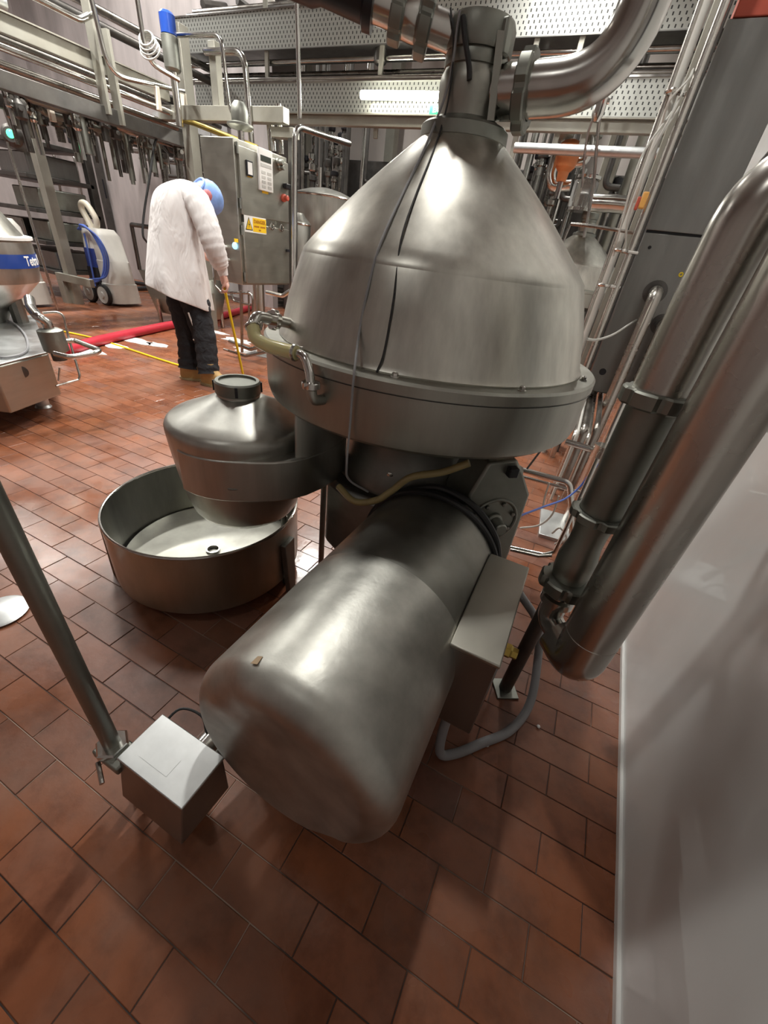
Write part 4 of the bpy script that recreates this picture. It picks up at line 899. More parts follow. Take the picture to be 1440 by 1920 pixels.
# ================================================================== VATS AND SECOND SEPARATOR
def vat(px, py, Y, r, h, label):
    p = at(px, py, Y=Y); t = thing('process_vat', (p.x, p.y, 0), label, 'tank')
    MB().lathe([(r*0.5, p.z-h-0.2), (r*0.9, p.z-h-0.08), (r, p.z-h), (r, p.z), (r*0.97, p.z+0.02), (r*0.5, p.z+0.09), (0.06, p.z+0.12)], (p.x, p.y, 0), seg=48).build('shell', 'tank_steel', t)
    MB().torus((p.x, p.y, p.z), (0, 0, 1), r, 0.012, 48, 6).build('rim', 'polished', t)
    MB().cyl((p.x-0.1, p.y, p.z+0.08), (p.x-0.1, p.y, p.z+0.35), 0.03, 12).build('nozzle', 'polished', t)
    for k in range(3):
        a = k*2.1; MB().cyl((p.x+r*0.7*cos(a), p.y+r*0.7*sin(a), 0), (p.x+r*0.7*cos(a), p.y+r*0.7*sin(a), p.z-h-0.05), 0.03, 10).build('leg', 'grey_casting', t)
    return p
vat(610, 372, 6.3, 0.48, 0.75, 'cylindrical steel vat behind the hood between cabinet and cone')
vat(560, 420, 5.3, 0.16, 0.5, 'small cone topped steel vessel beside the slotted post')
sep2 = make_separator(-0.52, 6.6, 'far steel separator with conical hood seen past the near hood', None, False)
sep2.scale = (1.25, 1.25, 1.14)
t = thing('sight_glass', at(1085, 395, Y=6.5), 'glass sight tube on the far separator top', 'sight glass')
p = at(1087, 385, Y=6.45); MB().lathe([(0.13, 0), (0.14, 0.02), (0.14, 0.26), (0.13, 0.28)], p-V((0, 0, 0.05)), seg=20).build('glass', 'sight_glass', t)
for z in (-0.06, 0.24): MB().lathe([(0.15, 0), (0.15, 0.03)], p+V((0, 0, z)), seg=20).build('clamp_ring', 'polished', t)
pipe('product_pipe', [at(1107, 380, Y=6.2), at(1150, 382, Y=6.2), at(1186, 386, Y=6.2)], 0.085, 'bright fat pipe right of the sight glass', mat='polished')
pipe('product_pipe', [at(1070, 348, Y=6.1), at(1035, 350, Y=6.1), at(1032, 330, Y=6.1), at(1052, 255, Y=6.1), at(1056, 240, Y=6.1)], 0.055, 'bright pipe elbow rising left of the orange valve', mat='polished', bend=0.14)
pipe('product_pipe', [at(1075, 305, Y=6.0), at(1098, 305, Y=6.0), at(1108, 255, Y=6.0), at(1110, 235, Y=6.0)], 0.045, 'bright pipe elbow rising right of the orange valve', mat='polished', bend=0.14)
pipe('product_pipe', [at(965, 277, Y=5.3), V((wallx(5.3)+0.01, 5.3, at(1192, 287, Y=5.3).z))], 0.042, 'long pale horizontal pipe under the beam', mat='box_top_steel')
t = thing('orange_valve', at(1065, 300, Y=5.9), 'orange valve actuator behind the far separator', 'valve')
p = at(1064, 296, Y=5.9); MB().lathe([(0.05, -0.2), (0.06, -0.12), (0.10, -0.08), (0.12, 0.02), (0.12, 0.10), (0.09, 0.13), (0.03, 0.15)], p, seg=18).build('actuator', 'orange_paint', t); MB().cyl(p+V((0, 0, -0.35)), p+V((0, 0, -0.15)), 0.03, 10).build('stem', 'polished', t)
for q in ((1058, 255), (1112, 258)):
    p = at(*q, Y=6.05); single('pipe_union', MB().lathe([(0.055, -0.02), (0.09, 0), (0.09, 0.05), (0.055, 0.07)], p, seg=16), 'grey_casting', 'union on the elbow pipe %s of the orange valve' % ('left' if q[0] == 1058 else 'right'), 'union')
p = at(1160, 262, Y=7.5); single('square_post', MB().box2((p.x-0.10, 7.4, 0), (p.x+0.10, 7.6, 3.0)), 'beam_grey', 'pale square post under the beam near the amber switch', 'post', bevel=0.006)
p = at(1140, 300, Y=7.6); single('round_post', MB().cyl((p.x, 7.6, 0), (p.x, 7.6, 3.0), 0.045, 12), 'beam_grey', 'pale round post left of the square post', 'post')
p = at(1190, 300, Y=7.7); single('round_post', MB().cyl((p.x, 7.7, 0), (p.x, 7.7, 3.0), 0.055, 12), 'beam_grey', 'pale round post right of the square post', 'post')
for i, (pts, Y, r, lb) in enumerate([([(1125, 130), (1118, 200), (1100, 260), (1092, 340), (1090, 352)], 5.0, 0.010, 'looping wire hanging onto the sight glass'), ([(1175, -60), (1128, 200), (1120, 260), (1112, 350), (1095, 445)], 5.0, 0.014, 'straight tube hanging down past the sight glass'), ([(1070, 420), (1110, 424), (1192, 437)], 3.25, 0.009, 'thin rod crossing the far separator hood'), ([(1070, 420), (1045, 480)], 3.25, 0.007, 'thin tube slanting down the far separator hood')]):
    single('hanging_tube', MB().tube(smooth_path([at(*q, Y=Y) for q in pts], 6), r, 8), 'clutter_pipe', lb, 'tube')
t = thing('valve_block', at(1125, 190, Y=4.6), 'small steel valve cluster hanging below the outlet pipe bend', 'valve')
p = at(1128, 190, Y=4.6)
MB().lathe([(0.02, -0.12), (0.045, -0.08), (0.045, 0.02), (0.02, 0.05), (0.02, 0.1)], p, seg=12).build('body', 'polished', t); MB().cyl(p+V((-0.12, 0, 0)), p+V((0.06, 0, 0)), 0.018, 10).build('cross_tube', 'polished', t); MB().ball(p+V((0, 0, 0.12)), 0.03, 10, 8).build('knob', 'polished', t); MB().cyl(p+V((0, 0, 0.12)), V((p.x, p.y, CEIL)), 0.008, 8).build('hanger', 'clutter_pipe', t)
# ---- dark valve manifold behind the hood
rng = random.Random(3)
def valve_stem(p, h, r, label, group, mat='polished', hat='dark_pipe'):
    t = thing('manifold_valve', V((p.x, p.y, 0)), label, 'valve', group)
    MB().cyl((p.x, p.y, 0), p, r*0.45, 8).build('riser', mat, t)
    MB().lathe([(r*0.6, 0), (r*0.6, h*0.35), (r, h*0.4), (r, h*0.55), (r*0.5, h*0.6), (r*0.5, h*0.7)], p, seg=12).build('body', mat, t)
    MB().lathe([(r*0.9, h*0.7), (r*1.1, h*0.75), (r*1.1, h*0.95), (r*0.5, h)], p, seg=12).build('actuator', hat, t)
for i in range(26):
    px = 562+rng.random()*92; py = 255+rng.random()*105
    if px > 700-(py-240)*0.9+40: continue
    p = at(px, py, Y=7.0+rng.random()*1.1)
    valve_stem(p-V((0, 0, 0.15)), 0.22+rng.random()*0.18, 0.035+rng.random()*0.03, 'dark headed steel valve in the crowded manifold left of the hood', 'valves in the manifold behind the hood', rng.choice(['polished', 'clutter_pipe', 'dark_pipe']), rng.choice(['dark_pipe', 'black_paint', 'polished']))
for i in range(14):
    px = 560+rng.random()*150; y0 = 245+rng.random()*40; Y = 6.95+rng.random()*1.1
    a = at(px, y0, Y=Y); h = 0.5+rng.random()*0.9
    pts = [V((a.x, a.y, CEIL)), a-V((0, 0, h)), a-V((0, 0, h))+V(((rng.random()-.5)*0.8, 0, 0))]
    pipe('manifold_pipe', pts, 0.018+rng.random()*0.02, 'thin pipe among the manifold valves left of the hood', mat=rng.choice(['clutter_pipe', 'dark_pipe', 'polished', 'dark_pipe']), bend=0.08, group='pipes of the manifold behind the hood')
for i in range(22):
    px = 975+rng.random()*190; y0 = 245+rng.random()*25; Y = 7.2+rng.random()*1.6
    a = at(px, y0, Y=Y); h = 0.5+rng.random()*1.3
    pts = [V((a.x, a.y, CEIL)), a-V((0, 0, h)), a-V((0, 0, h))+V(((rng.random()-.5)*0.9, 0, 0))]
    pipe('manifold_pipe', pts, 0.02+rng.random()*0.025, 'thin pipe in the dim manifold behind the far separator', mat=rng.choice(['clutter_pipe', 'dark_pipe', 'polished', 'dark_pipe']), bend=0.1, group='pipes behind the far separator')
for i in range(14):
    px = 985+rng.random()*180; py = 300+rng.random()*90; p = at(px, py, Y=7.4+rng.random()*1.0)
    valve_stem(p-V((0, 0, 0.15)), 0.25+rng.random()*0.2, 0.04+rng.random()*0.03, 'steel valve in the dim manifold behind the far separator', 'valves behind the far separator', rng.choice(['polished', 'clutter_pipe', 'dark_pipe']), rng.choice(['dark_pipe', 'black_paint', 'polished']))
single('dark_duct', MB().box2((-5.6, 8.6, 1.3), (0.6, 9.4, 2.6)), 'dark_pipe', 'large dark duct across the far end under the trays', 'duct', bevel=0.02)
single('machine_block', MB().box2((-3.9, 8.3, 0.0), (0.5, 9.2, 1.2)), 'sheet_dark', 'long low steel machine casing at the far end', 'machine', bevel=0.02)
single('machine_block', MB().box2((-5.85, 7.3, 0.0), (-5.15, 8.2, 1.9)), 'sheet_dark', 'tall steel machine casing behind the control cabinet', 'machine', bevel=0.02)

# ================================================================== LEFT PIPE BRIDGE (platform)
BXP = -5.0
t = thing('bridge_beam', (BXP, 3.5, 2.3), 'long pale steel beam of the overhead pipe bridge', 'beam')
za = at(0, 50, X=BXP).z
MB().box2((BXP-0.03, 1.6, 2.30), (BXP+0.03, 4.35, 2.42)).build('web', 'beam_grey', t, bevel=0.004)
MB().box2((BXP-0.07, 1.6, 2.42), (BXP+0.05, 4.35, 2.43)).build('flange', 'beam_grey', t)
single('bridge_beam', MB().box2((-5.0, 1.8, 1.94), (-4.9, 4.4, 2.06)), 'dark_pipe', 'lower dark beam of the overhead pipe bridge', 'beam', bevel=0.004)
single('bridge_beam', MB().box2((-5.2, 4.36, 2.16), (-3.45, 4.46, 2.28)), 'beam_grey', 'cross beam of the pipe bridge above the control cabinet', 'beam', bevel=0.004)
single('bridge_beam', MB().box2((-6.6, 2.0, 2.02), (-6.5, 6.0, 2.14)), 'dark_pipe', 'dark rear beam of the pipe bridge', 'beam', bevel=0.004)
for i, (x, y0, y1, z, lb) in enumerate([(-5.6, 1.8, 6.4, 2.15, 'dark flat deck plate under the bridge pipes'), (-6.2, 2.2, 6.6, 2.25, 'second dark deck plate farther behind')]):
    single('deck_plate', MB().box2((x-0.2, y0, z), (x+0.2, y1, z+0.03)), 'dark_pipe', lb, 'plate')
bridge = [((0, 5), (75, 35), 0.06, 'box_top_steel', 'thick pale lagged pipe at the top corner of the bridge'), ((40, -5), (150, 60), 0.035, 'clutter_pipe', 'dull pipe above the pale bridge beam'), ((60, 5), (160, 35), 0.03, 'polished', 'bright rail pipe crossing above the bridge beam')]
def along_y(px, py, X, y0, y1, r, mat, lb, name='bridge_pipe'):
    p = at(px, py, X=X); return single(name, MB().tube([V((X, y0, p.z)), V((X, y1, p.z))], r, 12), mat, lb, 'pipe')
along_y(30, 16, -5.2, 1.5, 3.0, 0.055, 'box_top_steel', 'thick pale lagged pipe above the bridge beam')
along_y(200, 25, -5.6, 2.0, 6.5, 0.030, 'clutter_pipe', 'upper dull pipe running back along the bridge')
along_y(220, 40, -5.8, 2.0, 6.5, 0.030, 'polished', 'bright pipe just below the upper dull bridge pipe')
along_y(240, 75, -5.5, 2.6, 6.5, 0.040, 'dark_pipe', 'dark pipe low on the bridge behind the valve bundle')
along_y(70, 82, -5.7, 1.5, 6.0, 0.045, 'dark_pipe', 'dark pipe under the pale bridge beam')
along_y(60, 95, -5.9, 1.5, 6.0, 0.035, 'clutter_pipe', 'dull pipe under the pale bridge beam')
along_y(100, 105, -6.1, 1.5, 6.0, 0.050, 'dark_pipe', 'thick dark pipe deep under the bridge')
along_y(30, 130, -5.2, 1.5, 4.6, 0.030, 'clutter_pipe', 'thin pipe sagging below the dark bridge beam')
along_y(150, 178, -5.5, 1.8, 6.0, 0.035, 'dark_pipe', 'lowest dark pipe of the bridge above the stained wall')
along_y(120, 172, -5.8, 1.8, 6.0, 0.020, 'polished', 'slim bright pipe low under the bridge')
along_y(240, 180, -5.0, 2.6, 5.0, 0.030, 'polished', 'bright short pipe under the bridge near the post')
# short vertical stubs / valves hanging below the bridge
for i in range(33):
    px = 5+rng.random()*330; py = 120+px*0.16+rng.random()*60; Xv = rng.choice((-5.6, -6.2))+rng.uniform(-0.15, 0.15); p = at(px, py, X=Xv)
    while p.z > 2.05: py += 6; p = at(px, py, X=Xv)
    h = 0.12+rng.random()*0.3; r = 0.016+rng.random()*0.03
    t = thing('bridge_valve', p, 'small valve and stub hanging under the dark pipe bridge', 'valve', 'valves under the pipe bridge')
    MB().lathe([(r, -h), (r, -h*0.4), (r*1.8, -h*0.35), (r*1.8, -h*0.1), (r*0.8, 0), (r*0.8, h*0.4)], p, seg=10).build('body', rng.choice(['clutter_pipe', 'dark_pipe', 'grey_casting', 'polished']), t)
    MB().cyl(p+V((-0.12, 0.05, -h*0.2)), p+V((0.12, -0.05, -h*0.2)), r*0.7, 8).build('branch', rng.choice(['clutter_pipe', 'dark_pipe', 'polished']), t)
    MB().cyl(p+V((0, 0, h*0.3)), V((p.x, p.y, max(p.z+h*0.4, 2.16))), 0.008, 6).build('hanger', 'dark_pipe', t)
for i in range(14):
    px = 20+rng.random()*300; py = 90+px*0.2+rng.random()*70; Xq = rng.choice((-5.6, -6.2))+rng.uniform(-0.15, 0.15); a = at(px, py, X=Xq); ln = 0.6+rng.random()*1.2
    while a.z > 2.05: py += 6; a = at(px, py, X=Xq)
    if i == 4: continue
    pts = [V((a.x, a.y, 2.16)), a, a+V((0, ln*0.6, 0)), a+V((0, ln*0.6, -0.25-rng.random()*0.3))]
    pipe('bridge_branch', pts, 0.018+rng.random()*0.022, 'thin branch pipe in the dark tangle of the bridge', mat=rng.choice(['clutter_pipe', 'dark_pipe', 'polished', 'grey_casting']), bend=0.07, group='branch pipes of the pipe bridge')
# guard rails
pipe('guard_rail', [at(55, -10, X=-4.8), at(150, 38, X=-4.8), at(176, 25, X=-4.8)], 0.022, 'upper bright guard rail curving at the bridge', mat='polished', bend=0.12)
pipe('guard_rail', [at(172, 0, X=-4.75), at(205, 140, X=-4.75), at(345, 172, X=-4.75)], 0.020, 'bent bright guard rail dropping below the bridge beam', mat='polished', bend=0.16)
pipe('guard_rail', [at(256, -10, X=-4.3), at(275, 115, X=-4.3), at(335, 150, X=-4.3)], 0.019, 'bright rail bending toward the blue valve head', mat='polished', bend=0.14)
for i, (q, Y0_, z0, z1, lb) in enumerate([((172, 60), 3.4, 2.0, 3.2, 'flat upright post of the bridge rail'), ((205, 110), 3.6, 1.95, 2.6, 'short yellowed bracket on the bridge beam')]):
    p = at(*q, X=-4.9); single('bridge_post', MB().box2((p.x-0.05, p.y-0.015, z0), (p.x+0.05, p.y+0.015, z1)), 'beam_grey', lb, 'post')
p = at(345, 150, Y=4.45); single('steel_column', MB().box2((p.x-0.06, 4.40, 0), (p.x+0.06, 4.52, 2.9)), 'beam_grey', 'square steel leg of the bridge behind the worker', 'post', bevel=0.004)
p = at(404, 120, Y=4.41); single('bridge_post', MB().box2((p.x-0.045, 4.37, 2.27), (p.x+0.045, 4.45, 2.75)), 'beam_grey', 'upright pale post standing on the cross beam', 'post', bevel=0.004)
t = thing('blue_valve_head', at(318, 90, Y=4.1), 'steel cylinder with bright blue cap above the bridge', 'valve')
p = at(322, 108, Y=4.1); MB().lathe([(0.06, -0.10), (0.075, -0.08), (0.075, 0.14), (0.06, 0.15)], p, seg=18).build('cylinder', 'grey_casting', t); MB().lathe([(0.07, 0.15), (0.07, 0.28), (0.05, 0.30)], p, seg=18).build('blue_cap', 'blue_band', t); MB().cyl(p+V((0, 0, -0.5)), p+V((0, 0, -0.1)), 0.035, 12).build('stem', 'pipe_steel', t)
t = thing('coiled_wire', at(288, 75, Y=3.9), 'bundle of coiled pale wire beside the blue valve', 'cable')
for k in range(4):
    MB().torus(at(274+k*2.5, 72+k*7, X=-4.28), (0.3, -0.8, 0.5), 0.06+0.008*k, 0.008, 24, 6).build('coil', 'wire_white', t)
single('black_cable', MB().tube(smooth_path([V((at(296, 215, X=-4.95).x, at(296, 215, X=-4.95).y, 2.0)), at(290, 270, X=-4.95), at(281, 330, X=-4.95), at(270, 400, X=-4.95), at(268, 440, X=-4.95), at(276, 455, X=-4.95)], 8), 0.012, 8), 'black_rubber', 'black cable hanging from the bridge behind the worker', 'cable')
single('cream_block', MB().box(at(296, 185, Y=4.0), (0.04, 0.04, 0.18)), 'cream_panel', 'small cream block for a yellowish highlight on the bridge rail', 'bracket', bevel=0.004)  # cream box in place of a thin highlight, brightness put into the colour
single('cream_block', MB().box(at(92, 195, X=-6.0), (0.05, 0.05, 0.28)), 'cream_panel', 'small cream bracket below the bridge near the rack', 'bracket', bevel=0.004)
single('cream_block', MB().box(at(345, 190, Y=4.38), (0.075, 0.02, 0.12)), 'cream_panel', 'pale cream plate on the bridge leg', 'bracket', bevel=0.002)
# wall pipes behind the worker
for i, (y, r, lb) in enumerate([(252, 0.05, 'upper dark wall pipe over the curtain strips'), (268, 0.04, 'middle steel wall pipe over the curtain strips'), (283, 0.035, 'lower steel wall pipe over the curtain strips'), (297, 0.022, 'thin wall pipe lowest over the curtain strips')]):
    single('wall_pipe', MB().tube([at(232+i*10, y, Y=6.7), at(360, y+8+i*2, Y=6.7)], r, 10), ['dark_pipe', 'polished', 'clutter_pipe', 'clutter_pipe'][i], lb, 'pipe')
pipe('wall_loop', [at(345, 305, Y=6.6), at(308, 300, Y=6.6), at(305, 318, Y=6.6), at(312, 330, Y=6.6), at(345, 332, Y=6.6)], 0.022, 'rectangular pipe loop on the wall above the worker', mat='dark_pipe', bend=0.1)
for i, (q, lb) in enumerate([((370, 265), 'round gauge above the pump stack'), ((376, 290), 'gauge in the middle of the pump stack'), ((383, 312), 'lowest gauge of the pump stack')]):
    p = at(*q, Y=4.6); t = thing('gauge', p, lb + ' left of the cabinet', 'gauge'); MB().lathe([(0.05, 0), (0.065, 0.01), (0.065, 0.05), (0.04, 0.06)], p, (1, -1, 0), 18).build('body', 'dark_pipe', t); MB().torus(p+V((0.03, -0.03, 0)), (1, -1, 0), 0.06, 0.01, 18, 6).build('bezel', 'polished', t); MB().cyl(p+V((0, 0, -0.2)), p, 0.02, 10).build('stem', 'clutter_pipe', t)
# things on the stained wall
pipe('wall_tube', [at(128, 287, Y=6.9), at(137, 290, Y=6.85), at(145, 320, Y=6.85), at(158, 390, Y=6.85)], 0.025, 'bent steel tube on the stained wall', mat='polished', bend=0.08)
pipe('wall_tube', [at(93, 282, Y=6.6), at(101, 290, Y=6.6), at(108, 330, Y=6.6), at(118, 380, Y=6.6)], 0.025, 'bent steel tube behind the rack post', mat='clutter_pipe', bend=0.08)
single('wall_rod', MB().tube([at(192, 336, Y=6.95), at(200, 372, Y=6.95)], 0.018, 8), 'black_paint', 'short black rod hung on the stained wall', 'rod')
single('wall_panel', MB().box2((-10.4, 6.95, 0.0), (-10.25, 7.03, 2.9)), 'dark_pipe', 'dark vertical strip on the stained wall', 'panel')
single('black_bracket', MB().box(at(122, 228, Y=6.98), (0.25, 0.15, 0.35)), 'black_paint', 'black bracket shape high on the stained wall', 'bracket', bevel=0.02)
single('black_bracket', MB().box(at(134, 258, Y=7.0), (0.12, 0.12, 0.2), 0.0), 'black_paint', 'smaller black bracket below the larger one', 'bracket', bevel=0.02)

# ---- dark shelf rack at far left
t = thing('shelf_rack', (-7.6, 4.0, 0), 'dark steel rack with crates beside the stained wall', 'rack')
RX = -7.14
for (x, y, r, mt_) in ((RX, 4.05, 0.06, 'beam_grey'), (RX-1.7, 4.05, 0.05, 'dark_pipe'), (RX-0.35, 4.9, 0.05, 'dark_pipe')):
    MB().box2((x-r, y-r, 0.0), (x+r, y+r, 2.2)).build('post', mt_, t, bevel=0.004)
for z in (0.35, 0.72, 1.1, 1.48, 1.85):
    MB().box2((RX-1.75, 4.0, z), (RX-0.30, 4.9, z+0.05)).build('shelf', 'dark_pipe', t, bevel=0.004)
MB().box2((RX-0.16, 3.93, 0.30), (RX+0.62, 3.99, 0.40)).build('foot_arm', 'beam_grey', t, bevel=0.004)
MB().box2((RX-0.16, 3.93, 0.0), (RX-0.03, 4.0, 0.30)).build('leg', 'beam_grey', t, bevel=0.004)
for i, (x, z, w_, lb) in enumerate([(-7.75, 0.40, 0.5, 'bottom shelf, nearer the rack post'), (-8.4, 0.40, 0.5, 'bottom shelf, farther from the post'), (-7.7, 0.77, 0.45, 'second shelf, nearer the rack post'), (-8.35, 0.77, 0.5, 'second shelf, farther from the post'), (-7.8, 1.15, 0.6, 'third shelf'), (-7.9, 1.53, 0.7, 'fourth shelf')]):
    single('crate', MB().box2((x-w_/2, 4.12, z), (x+w_/2, 4.78, z+0.24)), ['sheet_dark', 'wire_white', 'grey_casting', 'clutter_pipe', 'grey_casting', 'sheet_dark'][i], 'small grey crate on the ' + lb, 'crate', bevel=0.015)
t = thing('green_indicator', at(38, 265, X=-6.9), 'dark housing with a glowing green lamp on the rack', 'lamp')
p = at(40, 265, X=-6.85); MB().lathe([(0.09, 0), (0.11, 0.03), (0.11, 0.2), (0.07, 0.24)], p, (0.6, -0.7, 0.1), 18).build('housing', 'dark_pipe', t); MB().ball(p+V((0.14, -0.16, 0.03)), 0.05, 12, 8).build('lens', 'lens_green', t)
for i, (a, b, lb) in enumerate([((2, 175), (28, 250), 'slanted steel tube in front of the rack top'), ((20, 285), (60, 420), 'thin bright rod in front of the rack shelves')]):
    single('rack_rod', MB().tube([at(*a, X=-6.7), at(*b, X=-6.7)] if i == 0 else [V((at(*b, X=-6.7).x, at(*b, X=-6.7).y, 0)), V((at(*b, X=-6.7).x, at(*b, X=-6.7).y, 1.75))], 0.04 if i == 0 else 0.015, 10), 'pipe_steel', lb, 'rod')

# ================================================================== LEFT SEPARATOR (blue band)
LS = V((-4.20, 1.64, 0)); lr = 0.46
t = thing('banded_separator', LS, 'steel separator with a dark blue band cut by the frame edge', 'separator')
MB().lathe([(0.16, 0.40), (0.22, 0.52), (0.36, 0.62), (0.44, 0.70), (lr, 0.79), (lr, 0.955), (lr-0.015, 0.97)], LS, seg=72).build('bowl', 'tank_steel', t)
MB().lathe([(lr-0.01, 0.965), (lr+0.012, 0.968), (lr+0.012, 0.985), (lr-0.03, 0.99)], LS, seg=72).build('rim_ring', 'sign_white', t)
MB().lathe([(lr-0.035, 0.985), (lr-0.06, 1.02), (0.20, 1.34), (0.12, 1.40), (0.10, 1.6)], LS, seg=64).build('hood', 'bowl_steel', t)
MB().lathe([(lr+0.002, 0.80), (lr+0.003, 0.80), (lr+0.003, 0.885), (lr+0.002, 0.885)], LS, seg=96, cap0=False, cap1=False).build('blue_band', 'blue_band', t, label='dark blue band with white lettering')
me = text_mesh('Tetra Pak', 0.085, 0.0015); Rb = lr+0.0045; a0 = R(50)
for v in me.vertices:
    a = a0+v.co.x/Rb; v.co = V((Rb*cos(a)+v.co.z*cos(a), Rb*sin(a)+v.co.z*sin(a), 0.842+v.co.y))
o = bpy.data.objects.new('band_lettering', me); COL.objects.link(o); o.parent = t; me.materials.clear(); me.materials.append(MATS['letter_white'])
for dx, dy in ((-0.3, -0.3), (0.3, -0.25), (0.3, 0.3), (-0.3, 0.3)):
    MB().cyl(LS+V((dx*0.6, dy*0.6, 0.38)), LS+V((dx*0.6, dy*0.6, 0.60)), 0.05, 10).build('support', 'frame_steel', t)
t = thing('machine_plinth', (-3.8, 1.75, 0), 'square steel plinth box carrying the banded separator', 'plinth')
m = MB(); m.prism([(-3.10, 1.49), (-4.25, 2.03), (-4.9, 1.6), (-3.75, 0.75), (-2.95, 1.12)], 0.13, 0.40); m.build('body', 'cabinet_steel', t, bevel=0.01)
m = MB(); m.prism([(-3.10, 1.49), (-4.25, 2.03), (-4.9, 1.6), (-3.75, 0.75), (-2.95, 1.12)], 0.402, 0.41); m.build('top_plate', 'box_top_steel', t, bevel=0.003)
MB().lathe([(0.045, 0), (0.05, 0.005), (0.04, 0.02), (0.04, 0.14)], (-3.30, 1.45, 0), seg=18).build('foot', 'box_top_steel', t)
MB().lathe([(0.045, 0), (0.05, 0.005), (0.04, 0.02), (0.04, 0.14)], (-3.9, 1.1, 0), seg=18).build('foot', 'box_top_steel', t)
MB().lathe([(0.045, 0), (0.05, 0.005), (0.04, 0.02), (0.04, 0.14)], (-4.3, 1.8, 0), seg=18).build('foot', 'box_top_steel', t)
p = at(40, 697, X=-3.03); MB().lathe([(0.035, 0), (0.035, 0.01), (0.02, 0.012)], p, (0.9, -0.4, 0), 16).build('round_plug', 'dark_pipe', t)
single('plinth_cable', MB().tube(smooth_path([at(-5, 600, Z=0.42), at(22, 604, Z=0.42), at(45, 625, Z=0.42), at(52, 650, Z=0.42), at(40, 664, Z=0.42), at(10, 670, Z=0.42), at(-5, 668, Z=0.42)], 8), 0.007, 8), 'cable_grey', 'thin grey cable curled on the plinth top', 'cable')
t = thing('strainer', at(100, 655, D=3.4), 'small steel strainer cylinder beside the plinth', 'strainer')
a = at(108, 660, D=3.35); b = at(92, 616, D=3.35)
MB().lathe([(0.05, 0), (0.068, 0.012), (0.068, (b-a).length-0.01), (0.05, (b-a).length)], a, b-a, 24).build('cylinder', 'grey_casting', t)
MB().tube(rounded([b, b+(b-a)*0.25, at(72, 595, D=3.35), at(58, 578, D=3.5), at(55, 560, D=3.6)], 0.05), 0.028, 14).build('elbow', 'polished', t)
MB().cyl(a, a+(a-b)*0.35, 0.04, 12).build('lower_cap', 'dark_pipe', t)
pipe('bent_bar', [at(117, 640, D=3.35), at(140, 638, D=3.4), at(188, 657, D=3.2), at(178, 662, D=3.15), at(130, 670, D=3.1), at(102, 663, D=3.15)], 0.016, 'flat loop of bright pipe beside the strainer', mat='polished', bend=0.05)
pipe('thin_drip_pipe', [at(80, 587, D=3.4), at(118, 584, D=3.4), at(128, 630, D=3.4), at(150, 705, D=3.3), at(148, 712, D=3.3), at(105, 724, D=3.2)], 0.007, 'thin bent pipe dropping from the strainer to the floor', mat='pipe_steel', bend=0.06)
pipe('thin_drip_pipe', [at(112, 690, D=3.25), at(110, 714, D=3.25)], 0.006, 'short thin upright pipe under the strainer', mat='pipe_steel')

